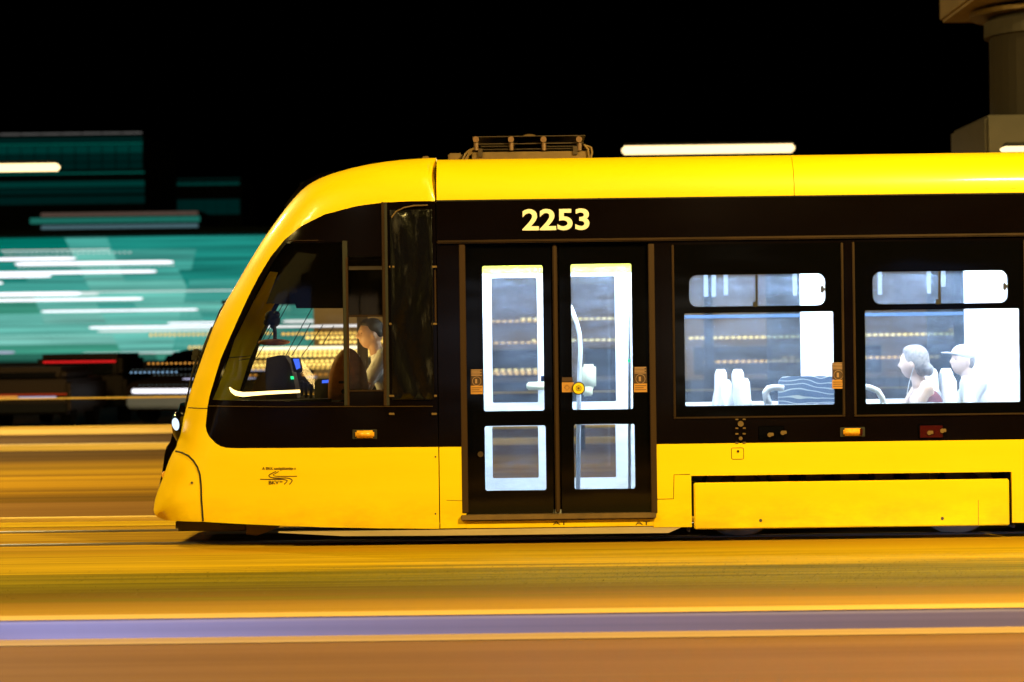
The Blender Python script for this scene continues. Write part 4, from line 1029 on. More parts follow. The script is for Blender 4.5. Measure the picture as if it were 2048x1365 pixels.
# ------------------------------------------------------------------ people
def add_head(bm, c, s=1.0, rz=0.0, nod=0.0):
    n0 = len(bm.verts)
    bmesh.ops.create_icosphere(bm, subdivisions=5, radius=1.0)
    for v in bm.verts[:][n0:]:
        a, b, cc = v.co
        x_, y_, z_ = a*0.100, b*0.077, cc*0.124
        if cc < 0:
            y_ *= 1-0.34*(-cc)**1.6
            if a > 0: x_ *= 1-0.55*max(0, -cc-0.2)
            else: x_ *= 1+0.10*(-cc) - 0.42*max(0, -cc-0.80)
        if a < 0:
            g = lambda u, w_: math.exp(-(u/w_)**2)
            x_ -= 0.030*g(b, .17)*g(cc+.17, .13) + 0.012*g(b, .13)*g(cc-.02, .12)
            x_ -= 0.006*g(cc-.22, .09)*g(b, .55)
            x_ += 0.013*g(abs(b)-.36, .16)*g(cc-.04, .10)
            x_ -= 0.009*g(b, .27)*g(cc+.50, .05) + 0.008*g(b, .25)*g(cc+.62, .05)
            x_ += 0.006*g(b, .3)*g(cc+.565, .03)
            x_ -= 0.010*g(b, .3)*g(cc+.86, .14)
        v.co = (x_, y_, z_)
    for sy in (-1, 1):
        e = bmesh.ops.create_icosphere(bm, subdivisions=2, radius=1.0)
        bmesh.ops.transform(bm, matrix=Matrix.Translation((0.012, sy*0.076, -0.012)) @ Matrix.Rotation(R(-12), 4, 'Y') @ Matrix.Diagonal((0.018, 0.011, 0.034, 1)), verts=e['verts'])
    bmesh.ops.transform(bm, matrix=Matrix.Translation(c) @ Matrix.Rotation(rz, 4, 'Z') @ Matrix.Rotation(nod, 4, 'Y') @ Matrix.Diagonal((s, s, s, 1)), verts=bm.verts[:][n0:])

def remesh(o, vs):
    m = o.modifiers.new('weld', 'REMESH'); m.mode = 'VOXEL'; m.voxel_size = vs; m.use_smooth_shade = True
    s = o.modifiers.new('soften', 'SMOOTH'); s.factor = 0.5; s.iterations = 2
    return o

def hand(bm, wrist, d, side):
    """palm, four unequal bent fingers and a thumb from the side of the palm"""
    d = Vector(d).normalized(); up = Vector((0, 0, 1)); lat = d.cross(up).normalized(); nrm = lat.cross(d)
    w_ = Vector(wrist)
    limb(bm, w_, w_+d*0.07, 0.026, 0.030)
    for k, L in enumerate((0.070, 0.080, 0.074, 0.058)):
        b0 = w_+d*0.085+lat*((k-1.5)*0.019)
        m1 = b0+d*L*0.5-nrm*0.006; e = m1+d*L*0.42-nrm*0.026
        tube(bm, [b0-d*0.02, b0, m1, e], [0.010, 0.0095, 0.009, 0.0075], 8); ball(bm, e, 0.0075)
    b0 = w_+d*0.03+lat*(side*0.030); m1 = b0+d*0.03+lat*(side*0.022); e = m1+d*0.028-nrm*0.008
    tube(bm, [b0, m1, e], [0.013, 0.011, 0.009], 8); ball(bm, e, 0.009)

def person(label, hc, skin, top, sleeves, hairm, style, lean=0.10, nod=0.0, size=1.0, turn=0.0):
    t = thing('person', label, 'person', (hc.x, hc.y, hc.z))
    S = size
    hip = Vector((0.16*S+lean, 0, -0.72*S)); chest = Vector((0.07*S+lean*0.4, 0, -0.30*S)); neck0 = Vector((0.045, 0, -0.165*S)); neck1 = Vector((0.025, 0, -0.07*S))
    bm = bmesh.new()
    add_head(bm, (0, 0, 0), S, turn, nod)
    limb(bm, neck0, neck1, 0.056*S, 0.053*S)
    def torso(b, g):
        limb(b, hip, hip+Vector((-0.02, 0, 0.14*S)), 0.135*S+g, 0.125*S+g)
        for sy in (-1, 1):
            limb(b, hip+Vector((0, sy*0.06*S, 0.02)), chest+Vector((0, sy*0.085*S, 0)), 0.115*S+g, 0.112*S+g)
            limb(b, chest+Vector((0, sy*0.07*S, 0.0)), chest+Vector((0, sy*0.165*S, 0.125*S)), 0.10*S+g, 0.062*S+g)
        limb(b, chest, neck0+Vector((0.01, 0, -0.02)), 0.12*S+g, 0.062*S+g*0.8)
    torso(bm, -0.012)
    arms = []
    for sy in (-1, 1):
        sh = chest+Vector((0, sy*0.19*S, 0.11*S)); el = sh+Vector((-0.15*S, sy*0.03, -0.24*S)); wr = el+Vector((-0.24*S, -sy*0.05, -0.02*S))
        arms.append((sh, el, wr)); limb(bm, sh, el, 0.052*S, 0.043*S); limb(bm, el, wr, 0.042*S, 0.027*S); hand(bm, wr, (-1, -sy*0.15, -0.1), -sy)
    for sy in (-1, 1):
        kn = hip+Vector((-0.44*S, sy*0.10, 0.02)); an = kn+Vector((0.02, 0, -0.42*S))
        limb(bm, hip+Vector((0, sy*0.09, 0)), kn, 0.078*S, 0.058*S); limb(bm, kn, an, 0.055*S, 0.038*S); limb(bm, an+Vector((0.03, 0, -0.03)), an+Vector((-0.16, 0, -0.05)), 0.04, 0.03)
    body = obj('body', bm, skin, t, smooth=True); remesh(body, 0.0075)
    bm = bmesh.new()
    if sleeves == 0:
        limb(bm, hip, hip+Vector((-0.02, 0, 0.14*S)), 0.14*S, 0.132*S)
        for sy in (-1, 1):
            limb(bm, hip+Vector((0, sy*0.06*S, 0.02)), chest+Vector((0.02, sy*0.085*S, -0.01)), 0.125*S, 0.116*S)
            tube(bm, [chest+Vector((0.10, sy*0.07, -0.02)), chest+Vector((0.085, sy*0.085, 0.07)), chest+Vector((0.03, sy*0.09, 0.125)), chest+Vector((-0.05, sy*0.085, 0.07))], 0.014, 6)
    else: torso(bm, 0.004)
    if sleeves > 0:
        for sh, el, wr in arms: limb(bm, sh, sh.lerp(el, sleeves), 0.068*S, 0.062*S)
    o = obj('shirt' if sleeves else 'sleeveless_top', bm, top, t, smooth=True); remesh(o, 0.011)
    bm = bmesh.new()
    limb(bm, hip+Vector((0, -0.05, 0)), hip+Vector((0, 0.05, 0)), 0.15*S, 0.15*S)
    for sy in (-1, 1):
        kn = hip+Vector((-0.44*S, sy*0.10, 0.02)); an = kn+Vector((0.02, 0, -0.40*S))
        limb(bm, hip+Vector((0, sy*0.09, 0)), kn, 0.092*S, 0.07*S); limb(bm, kn, an, 0.068*S, 0.055*S)
    remesh(obj('trousers', bm, M['trousers'], t, smooth=True), 0.012)
    for sy in (-1, 1):
        bm = bmesh.new(); ball(bm, (-0.074*S, sy*0.028*S, 0.004*S), 0.0125*S, 2); e = obj('eye', bm, mat_eye, t, smooth=True)
        e.rotation_euler = (0, nod, turn)
    if style:
        bm = bmesh.new()
        if style == 'short':
            ball(bm, (0.018, 0, 0.040), (0.088, 0.080, 0.090), 4); ball(bm, (0.046, 0, 0.012), (0.058, 0.074, 0.066), 4); ball(bm, (-0.03, 0, 0.082), (0.056, 0.064, 0.042), 3)
        if style == 'bun':
            ball(bm, (0.020, 0, 0.036), (0.100, 0.086, 0.102), 4); ball(bm, (0.055, 0, 0.0), (0.068, 0.080, 0.090), 4); ball(bm, (0.115, 0, -0.055), (0.044, 0.044, 0.048), 3); ball(bm, (-0.012, 0, 0.085), (0.07, 0.07, 0.05), 3); ball(bm, (0.06, 0, -0.06), (0.05, 0.05, 0.05), 3)
        if style == 'cap':
            ball(bm, (0.045, 0, 0.0), (0.064, 0.078, 0.085), 4)
        h = obj('hair', bm, hairm, t, smooth=True); remesh(h, 0.009); h.rotation_euler = (0, nod, turn); h.scale = (S, S, S)
    if style == 'cap':
        bm = bmesh.new(); ball(bm, (0.008, 0, 0.062), (0.108, 0.086, 0.075), 4); bx(bm, (-0.185, -0.065, 0.048), (-0.05, 0.065, 0.058), 0.004)
        h = obj('cap', bm, M['cap'], t, smooth=True); remesh(h, 0.008); h.rotation_euler = (0, nod, turn)
    return t
mat_eye = mat('eye', (0.03, 0.02, 0.02), 0.2)
dl_ = bpy.data.lights.new('driver_fill', 'AREA'); dl_.energy = 7.5; dl_.size = 0.3; dl_.color = (1.0, 0.66, 0.22)
dlo = bpy.data.objects.new('driver_fill', dl_); COL.objects.link(dlo); dlo.parent = dash; dlo.location = P(622, 760, 0.9); dlo.rotation_euler = (P(745, 685, 1.05)-P(622, 760, 0.9)).to_track_quat('-Z', 'Y').to_euler()  # unseen fill lamp added to light the driver's face
person('driver in a white short-sleeved shirt with short dark hair, seated in the cab', P(742, 668, 1.15), M['skin'], M['shirt'], 0.7, M['hair'], 'short', 0.10, 0.0, 1.0, R(10))
wom = person('seated passenger in a maroon sleeveless top with hair in a bun', P(1827, 726, 0.78), M['skin_pale'], M['maroon'], 0, M['hair_grey'], 'bun', 0.0, 0.0, 1.06, R(-28))
bm = bmesh.new(); tube(bm, [(-0.01, -0.08, -0.03), (-0.03, -0.085, -0.09), (-0.05, -0.08, -0.16), (-0.07, -0.09, -0.25)], 0.003, 5); obj('earphone_cord', bm, M['rail_white'], wom)
person('passenger in a white cap and pale top seated on the far side', P(1925, 722, 1.75), M['skin_pale'], M['pale_top'], 0.8, M['hair_grey'], 'cap', 0.10, R(6), 0.98, R(20))
# ================================================================== behind the tram
def E(name, col, s): 
    if name not in M: M[name] = emis(name, col, s)
    return M[name]
WHT = E('white_trail', (0.95, 0.93, 1.0), 1.7); SOFT = E('soft_white_trail', (0.80, 0.93, 0.90), 0.95); GOLD = E('gold_trail', (1.0, 0.60, 0.13), 1.5); GOLD2 = E('bright_gold_trail', (1.0, 0.66, 0.16), 2.6); SGOLD = E('shop_gold_trail', (1.0, 0.66, 0.18), 4.0); SAMB = E('shop_amber_trail', (1.0, 0.50, 0.12), 3.0)  # glow colours of light trails rebuilt as tubes and beads
AMB = E('amber_trail', (1.0, 0.42, 0.07), 0.75); BLU = E('blue_trail', (0.35, 0.62, 0.95), 0.7); RED = E('red_lamp_or_trail', (1.0, 0.02, 0.02), 0.75); LIL = E('lilac_trail', (0.68, 0.66, 0.95), 0.7); DIMB = E('dim_trail', (0.3, 0.4, 0.4), 0.14)
PALEB = E('pale_yellow_trail', (1.0, 0.90, 0.62), 2.6)
DARKM = mat('dark_mount', (0.005, 0.005, 0.005), 0.8, spec=0.2)

def trail_tube(parent, u0, u1, v, y, h, m, back=0.25):
    """light trail built as a straight glowing tube in a slim tray, level, on two stand-offs"""
    s = (CAM_D+y)/FPX
    um = (u0+u1)/2; z = P(um, v, y).z; xa = P(u0, v, y).x; xb = P(u1, v, y).x; r = h*s/2*0.85
    L = sub('trail_tube', parent)
    bm = bmesh.new(); e = min(r*6.0, (xb-xa)*0.25)
    tube(bm, [(xa, y, z), (xa+e*0.3, y, z), (xa+e, y, z), (xb-e, y, z), (xb-e*0.3, y, z), (xb, y, z)], [r*0.35, r*0.8, r, r, r*0.8, r*0.35], 10)
    obj('trail_glow', bm, m, L, smooth=True)
    bm = bmesh.new(); bx(bm, (xa, y+r*0.9, z-r*0.5), (xb, y+r*1.5, z+r*0.5))
    for xx in (xa+0.15*(xb-xa), xa+0.85*(xb-xa)): bx(bm, (xx-0.03, y+r*1.4, z-0.02), (xx+0.03, y+r*1.5+back, z+0.02))
    obj('trail_tray', bm, DARKM, L)
def bead_trail(parent, u0, u1, v, y, h, m, pitch=11.0, back=0.2, fat=0.36):  # dotted light trail built as a row of glowing beads
    s = (CAM_D+y)/FPX
    um = (u0+u1)/2; z = P(um, v, y).z; xa = P(u0, v, y).x; xb = P(u1, v, y).x; r = h*s/2
    L = sub('bead_trail', parent)
    n = max(2, int((u1-u0)/pitch)); bm = bmesh.new()
    for k in range(n):
        q = bmesh.ops.create_icosphere(bm, subdivisions=1, radius=1.0)
        bmesh.ops.transform(bm, matrix=Matrix.Translation((xa+(xb-xa)*(k+.5)/n, y, z+random.uniform(-.06, .06)*r)) @ Matrix.Diagonal((pitch*s*fat*random.uniform(.92, 1.06), r, r, 1)), verts=q['verts'])
    o = obj('beads', bm, m, L, smooth=True); o['kind'] = 'stuff'
    bm = bmesh.new(); tube(bm, [(xa, y+r, z), (xb, y+r, z)], r*0.25, 5)
    for xx in (xa+0.1*(xb-xa), xa+0.9*(xb-xa)): bx(bm, (xx-r*.3, y+r*0.8, z-r*.2), (xx+r*.3, y+r+back, z+r*.2))
    obj('bead_cable', bm, DARKM, L)

# ---- teal glass pavilion
PY = 80.0
pav = thing('glass_pavilion', 'teal pavilion, its glow put into slanting panes, with white light trails built as tubes, left of the tram', 'building')
def tealpane(i):
    cols = [(0.000, 0.165, 0.125), (0.012, 0.23, 0.19), (0.055, 0.34, 0.29), (0.13, 0.47, 0.40), (0.20, 0.56, 0.48), (0.05, 0.30, 0.21), (0.02, 0.12, 0.085)]
    k = 'teal_pane_%d' % i
    if k not in M:
        m = emis(k, cols[i], 1.0); n = m.node_tree.nodes; l = m.node_tree.links
        g = n.new('ShaderNodeNewGeometry'); mp = n.new('ShaderNodeMapping'); mp.inputs['Scale'].default_value = (0.12, 1, 6.5); mp.inputs['Location'].default_value = (i*3.1, 0, i*7)
        t = n.new('ShaderNodeTexNoise'); t.inputs['Scale'].default_value = 1; t.inputs['Detail'].default_value = 4
        l.new(g.outputs['Position'], mp.inputs[0]); l.new(mp.outputs[0], t.inputs['Vector'])
        mr = n.new('ShaderNodeMapRange'); mr.inputs['From Min'].default_value = 0.3; mr.inputs['From Max'].default_value = 0.7; mr.inputs['To Min'].default_value = 0.5; mr.inputs['To Max'].default_value = 1.4
        l.new(t.outputs['Fac'], mr.inputs[0]); l.new(mr.outputs[0], [x for x in n if x.type == 'EMISSION'][0].inputs[1]); M[k] = m  # light on the facade put into the panes as uneven emission
    return M[k]
rowsv = [474, 500, 521, 541, 562, 584, 606, 626, 646, 668, 688, 706, 722]
tone = [[0, 0, 2, 1, 1, 1, 1], [0, 1, 3, 2, 2, 1, 1], [1, 1, 3, 2, 2, 1, 1], [1, 2, 3, 2, 1, 1, 1], [2, 2, 3, 3, 1, 2, 1], [5, 3, 3, 3, 2, 2, 1], [5, 3, 2, 3, 2, 3, 2], [3, 4, 3, 3, 3, 2, 2], [3, 3, 4, 3, 2, 2, 2], [4, 4, 3, 3, 3, 2, 2], [5, 5, 3, 3, 5, 2, 5], [6, 6, 6, 5, 5, 6, 6]]
edges0 = [-170, 20, 130, 215, 325, 400, 510, 645]
for r in range(len(rowsv)-1):
    for c in range(7):
        sl = lambda v, q: (v-474)*0.48 if q % 2 == 0 else (v-474)*(0.40 if q != 5 else -0.25)
        va, vb = rowsv[r], rowsv[r+1]
        us = [(edges0[c]+(sl(va, c) if 0 < c else 0), va), (edges0[c+1]+(sl(va, c+1) if c < 6 else 0), va), (edges0[c+1]+(sl(vb, c+1) if c < 6 else 0), vb), (edges0[c]+(sl(vb, c) if 0 < c else 0), vb)]
        # level in the world: take heights at the middle of the facade
        q = [(P(u, 600, PY).x, P(250, v, PY).z) for u, v in us]
        g = 0.012
        cx = sum(a for a, b in q)/4; cz = sum(b for a, b in q)/4
        q = [(a+(cx-a)*g*0.3, b+(cz-b)*g) for a, b in q]
        bm = bmesh.new(); fill_poly(bm, q, PY, PY+0.06); obj('glow_pane', bm, tealpane(tone[r][c]), pav)
x0 = P(-175, 600, PY).x; x1 = P(650, 600, PY).x; zt = P(250, 474, PY).z; zb = P(250, 722, PY).z
bm = bmesh.new(); bx(bm, (x0, PY+0.2, 0), (x1, PY+12, zt+0.05)); obj('pavilion_hall', bm, mat('pavilion_dark', (0.01, 0.02, 0.018), 0.7), pav)
bm = bmesh.new(); bx(bm, (x0-0.3, PY-0.5, zt+0.06), (x1+0.3, PY+12.3, zt+0.3), 0.03); obj('pavilion_roof', bm, mat('pavilion_roof', (0.004, 0.012, 0.011), 0.8), pav)
bm = bmesh.new(); bx(bm, (x0, PY-0.15, 0), (x1, PY+0.2, zb-0.02)); obj('pavilion_plinth', bm, mat('plinth', (0.05, 0.033, 0.018), 0.8), pav)
y = PY-0.45
for u0, u1, v, h, m in ((-60, 152, 518.5, 7, WHT), (30, 347, 526.5, 7.5, WHT), (-80, 313, 545.5, 6.5, WHT), (-60, 103, 553.5, 5.5, WHT), (-60, 165, 589, 9, WHT), (150, 198, 588.5, 6, SOFT), (-70, 286, 600, 6, WHT), (83, 396, 621.5, 4.5, WHT), (178, 470, 654, 5, WHT),
                        (335, 480, 646, 4, WHT), (195, 470, 661, 6, SOFT), (-60, 6, 567, 6, WHT), (-40, 30, 705.5, 5.5, LIL), (165, 400, 706, 3, SOFT), (160, 480, 583, 2.6, SOFT), (0, 220, 501, 2.5, SOFT), (565, 652, 643, 6, WHT), (425, 500, 653, 5, WHT)):
    trail_tube(pav, u0, u1, v, y, h, m)
for u0, u1, v, h, m, pt in ((34, 350, 532.5, 3.2, SOFT, 9), (297, 430, 669.5, 6, GOLD, 9), (375, 430, 695, 6, GOLD, 9), (6, 265, 507, 2.6, SOFT, 10)):
    bead_trail(pav, u0, u1, v, y-0.2, h, m, pt, 0.4)

# ---- dark teal tower block behind it
TY = 120.0
tow = thing('tower_block', 'dark tower block with dim teal floor bands behind the glass pavilion', 'building')
x0 = P(-220, 400, TY).x; x1 = P(288, 400, TY).x; zt = P(140, 264, TY).z
bm = bmesh.new(); bx(bm, (x0, TY, 0), (x1, TY+14, zt)); obj('tower_wall', bm, mat('tower_dark', (0.006, 0.012, 0.011), 0.8), tow)
M['tealdim'] = emis('dim_teal_window', (0.0, 0.032, 0.026), 1.0); M['tealdim2'] = emis('dimmer_teal_window', (0.0, 0.012, 0.0105), 1.0); M['tealline'] = emis('teal_line', (0.0, 0.10, 0.075), 1.0); M['greyline'] = emis('grey_line', (0.11, 0.105, 0.10), 1.0)
def band(parent, u0, u1, v0, v1, y, m, n=1, name='window', gap=0.5):
    for k in range(n):
        ua = u0+(u1-u0)*k/n+gap; ub = u0+(u1-u0)*(k+1)/n-gap
        xa = P(ua, 400, y).x; xb = P(ub, 400, y).x; za = P((u0+u1)/2, v1, y).z; zb_ = P((u0+u1)/2, v0, y).z
        bm = bmesh.new(); bx(bm, (xa, y-0.12, za), (xb, y-0.005, zb_)); obj(name, bm, m, parent)
band(tow, -200, 287, 268, 270.5, TY, M['greyline'], 12, 'parapet_trail', 1.5)  # faint dotted light trail built as glowing parapet strips
band(tow, -200, 287, 277, 287, TY, M['tealdim2'], 16); band(tow, -200, 287, 289, 291, TY, M['tealline'], 1, 'floor_band')
for v0, v1 in ((293, 309), (311, 326), (328, 341)): band(tow, -200, 287, v0, v1, TY, M['tealdim'] if v0 < 300 else M['tealdim2'], 18, 'window', 1.2)
band(tow, -200, 290, 347.5, 349.5, TY, M['tealline'], 1, 'floor_band'); band(tow, -200, 290, 365, 376, TY, M['tealdim'], 9)
band(tow, -200, 290, 379, 390, TY, M['tealdim2'], 16); band(tow, -200, 290, 395, 410, TY, M['tealdim2'], 16)
low = thing('office_block', 'low dim teal block with a brown parapet in front of the dark tower', 'building')
LY = 100.0
x0 = P(70, 430, LY).x; x1 = P(400, 430, LY).x; zt = P(235, 424, LY).z
bm = bmesh.new(); bx(bm, (x0, LY, 0), (x1, LY+8, zt)); obj('block_wall', bm, mat('block_dark', (0.006, 0.012, 0.011), 0.8), low)
band(low, 82, 396, 425, 432, LY, E('brown_parapet', (0.085, 0.055, 0.042), 1.0), 1, 'parapet_glow')  # brown parapet tone put in as a faint glow
band(low, 60, 400, 435, 446, LY, E('mid_teal', (0.012, 0.13, 0.10), 1.0), 8); band(low, 82, 396, 450, 463, LY, E('slate_teal', (0.06, 0.12, 0.14), 1.0), 6)
back = thing('rear_block', 'faint unlit block half hidden behind the tram roof, left of the nose', 'building')
x0 = P(292, 430, 140).x; x1 = P(484, 430, 140).x; zt = P(390, 355, 140).z
bm = bmesh.new(); bx(bm, (x0, 140, 0), (x1, 150, zt)); obj('block_wall', bm, mat('faint_wall', (0.008, 0.012, 0.012), 0.8), back)
band(back, 292, 482, 358, 360, 140, M['tealdim2'], 1, 'floor_band', 0); band(back, 292, 480, 366, 371, 140, M['tealdim'], 8); band(back, 292, 480, 400, 430, 140, M['tealdim2'], 8)

# ---- invented kiosk for light trails, built as rows of warm bulbs, seen through the cab
KY = 25.0
ki = thing('added_kiosk', 'invented kiosk carrying light trails built as rows of warm bulbs, seen through the cab windows', 'added_kiosk')
x0 = P(462, 700, KY).x; x1 = P(800, 700, KY).x
for xx in (x0, x1):
    for yy in (KY+0.1, KY+1.6):
        bm = bmesh.new(); bx(bm, (xx-0.03, yy-0.03, 0), (xx+0.03, yy+0.03, 2.25)); obj('post', bm, DARKM, ki)
bm = bmesh.new(); bx(bm, (x0-0.15, KY-0.05, 2.25), (x1+0.15, KY+1.8, 2.32), 0.01); obj('added_canopy_roof', bm, DARKM, ki)
bm = bmesh.new(); bx(bm, (x0, KY+0.15, 0), (x1, KY+0.25, 0.72)); obj('added_counter', bm, mat('added_kiosk_counter', (0.16, 0.10, 0.05), 0.7, var=0.2, vscale=(1, 4, 4)), ki)
for u0, u1, v, h, m in ((516, 730, 653, 5.5, WHT), (495, 728, 696.5, 8, PALEB), (488, 536, 741, 4, LIL), (612, 634, 754.5, 4, LIL), (475, 512, 757, 3.5, LIL)):
    trail_tube(ki, u0, u1, v, KY, h, m, 0.1)
for u0, u1, v, h, m in ((517, 552, 667, 6.5, GOLD), (562, 790, 667, 7, GOLD), (610, 790, 675, 7, GOLD2), (638, 790, 684, 7, GOLD2), (491, 790, 703.5, 8, GOLD2), (499, 790, 711, 8, GOLD2), (484, 536, 724, 6.5, GOLD), (490, 700, 730, 7, GOLD2), (598, 690, 722.5, 7.5, GOLD2), (492, 690, 736.5, 6.5, GOLD), (474, 516, 751, 5, AMB), (602, 668, 749.5, 5, AMB)):
    bead_trail(ki, u0, u1, v, KY-0.08, h, m, 9.5, 0.15, 0.52)

# ---- low rendered shop building behind the tram, carrying dotted light trails as glowing rows
SY = 30.0
shop = thing('shop_building', 'low brown rendered building with light trails built as rows of amber bulbs behind the tram windows', 'building')
x0 = P(628, 700, SY).x; x1 = P(2500, 700, SY).x; zt = P(1400, 372, SY).z
M['render'] = streak('brown_render', [(0.25, 0.19, 0.13), (0.31, 0.235, 0.165), (0.36, 0.28, 0.20)], (0.07, 1, 1.6), 0.9, 21.0)
bm = bmesh.new(); bx(bm, (x0, SY, 0), (x1, SY+9, zt)); obj('shop_wall', bm, M['render'], shop)
bm = bmesh.new(); bx(bm, (x0-0.2, SY-0.25, zt), (x1+0.2, SY+9.2, zt+0.16), 0.02); obj('shop_roof', bm, DARKM, shop)
bm = bmesh.new(); bx(bm, (x0, SY-0.06, 0), (x1, SY-0.002, 0.75)); obj('shop_plinth', bm, mat('shop_plinth', (0.012, 0.02, 0.045), 0.6), shop)
for k in range(9):
    a = x0+1.0+k*2.1
    f = sub('shop_window', shop)
    bm = bmesh.new(); bx(bm, (a, SY-0.05, 0.85), (a+1.5, SY-0.003, 1.38), 0.01); obj('shutter', bm, mat('shutter', (0.018, 0.03, 0.06), 0.5) if k == 0 else bpy.data.materials['shutter'], f)
    bm = bmesh.new(); bx(bm, (a-0.06, SY-0.09, 0.79), (a+1.56, SY-0.052, 0.85)); obj('sill', bm, M['render'], f)
for u0, u1, v, h, m in ((940, 1090, 643, 5, SAMB), (1040, 1090, 638, 4.5, SGOLD), (960, 1090, 686, 5, SAMB), (1060, 1090, 681, 4.5, SGOLD), (1130, 1250, 638, 5, SGOLD), (1140, 1250, 680.5, 5, SGOLD), (960, 1090, 744, 5, SAMB), (965, 1090, 748, 5, SAMB), (960, 1090, 740, 4, SGOLD), (1376, 1640, 675, 6, SGOLD), (1406, 1640, 723, 6, SAMB), (1562, 1592, 715, 5, SAMB), (1720, 1960, 669, 6, SGOLD), (1700, 1880, 715, 6, SAMB), (1895, 1922, 660, 4.5, SAMB)):
    bead_trail(shop, u0, u1, v, SY-0.3, h, m, 12, 0.35, 0.48)

# ---- street lights, their light trails built as long fittings
def hung(label, u0, u1, v, h, y, side, power):
    t = thing('street_light_trail', label, 'street light', (0, 0, 0), 0, 'street light trails above the road')
    s = (CAM_D+y)/FPX; z = P((u0+u1)/2, v, y).z; xa = P(u0, v, y).x; xb = P(u1, v, y).x; r = h*s/2
    bm = bmesh.new(); n = 16
    prof = [(-0.16, r), (-0.17, r*0.2), (-0.12, -r*0.75), (-0.05, -r), (0.05, -r), (0.12, -r*0.75), (0.17, r*0.2), (0.16, r)]
    a = [bm.verts.new((xa, y+p, z+q)) for p, q in prof]; b = [bm.verts.new((xb, y+p, z+q)) for p, q in prof]
    for i in range(len(prof)): bm.faces.new((a[i], b[i], b[(i+1) % 8], a[(i+1) % 8]))
    bm.faces.new(a); bm.faces.new(b[::-1]); bmesh.ops.recalc_face_normals(bm, faces=bm.faces[:])
    bmesh.ops.bevel(bm, geom=[e for e in bm.edges if abs(e.verts[0].co.x-e.verts[1].co.x) < 1e-4], offset=r*0.5, segments=2, affect='EDGES')
    obj('diffuser', bm, E('street_light_diffuser', (1.0, 0.74, 0.36), 2.2), t)
    bm = bmesh.new(); bx(bm, (xa+0.03, y-0.13, z+r+0.002), (xb-0.03, y+0.13, z+r+0.05), 0.01); obj('housing', bm, DARKM, t)
    xp = {0: (xa+xb)/2, -1: xa-0.5, 1: xb+0.5}[side]
    bm = bmesh.new(); tube(bm, [(xp, y+0.4, 0), (xp, y+0.4, z*0.5), (xp, y+0.4, z+0.1)], [0.09, 0.075, 0.055], 10); obj('post', bm, DARKM, t, smooth=True)
    bm = bmesh.new(); tube(bm, [(xp, y+0.4, z+0.07), (xp, y+0.2, z+r+0.06), ((xa+xb)/2, y, z+r+0.06)], 0.03, 8); obj('arm', bm, DARKM, t, smooth=True)
    ld = bpy.data.lights.new('lamp_light', 'AREA'); ld.shape = 'RECTANGLE'; ld.size = xb-xa; ld.size_y = 0.25; ld.energy = power; ld.color = (1.0, 0.74, 0.36)
    lo = bpy.data.objects.new('lamp_light', ld); COL.objects.link(lo); lo.parent = t; lo.location = ((xa+xb)/2, y, z-r-0.02)
hung('street light trail built as a long glowing fitting just above the middle of the tram roof', 1244, 1588, 299.5, 16, 24, 0, 900)
hung('street light trail built as a long glowing fitting at the left edge above the teal pavilion', -160, 118, 337, 15, 24, -1, 700)
hung('street light trail built as a long glowing fitting at the right edge touching the tram roof line', 2004, 2300, 297.5, 9, 11.6, 1, 120)

# ---- stone column at the right
CY = 14.0
col_ = thing('stone_column', 'brown stone column on a pedestal rising behind the tram at the right edge', 'column')
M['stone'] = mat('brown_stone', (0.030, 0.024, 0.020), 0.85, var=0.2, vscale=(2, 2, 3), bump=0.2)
cx = P(2140, 200, CY).x; sp = (CAM_D+CY)/FPX
zb = P(1990, 247, CY).z
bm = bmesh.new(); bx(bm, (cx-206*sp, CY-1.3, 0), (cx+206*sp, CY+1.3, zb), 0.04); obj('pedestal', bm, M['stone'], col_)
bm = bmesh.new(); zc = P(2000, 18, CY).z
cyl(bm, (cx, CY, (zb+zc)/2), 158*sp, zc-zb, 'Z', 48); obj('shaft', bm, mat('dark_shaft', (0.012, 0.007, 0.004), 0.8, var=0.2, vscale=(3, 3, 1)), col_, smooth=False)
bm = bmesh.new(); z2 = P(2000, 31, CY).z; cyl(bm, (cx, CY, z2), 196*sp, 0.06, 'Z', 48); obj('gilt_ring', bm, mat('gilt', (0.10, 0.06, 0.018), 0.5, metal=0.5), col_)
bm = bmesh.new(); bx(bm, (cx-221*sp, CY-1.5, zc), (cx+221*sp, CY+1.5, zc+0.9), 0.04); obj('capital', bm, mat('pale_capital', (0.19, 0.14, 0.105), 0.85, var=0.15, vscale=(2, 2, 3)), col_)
bm = bmesh.new(); z3 = P(2000, 76, CY).z; z4 = P(2000, 46, CY).z; cyl(bm, (cx, CY, (z3+z4)/2), 168*sp, z4-z3, 'Z', 48); obj('carved_band', bm, M['stone'], col_)

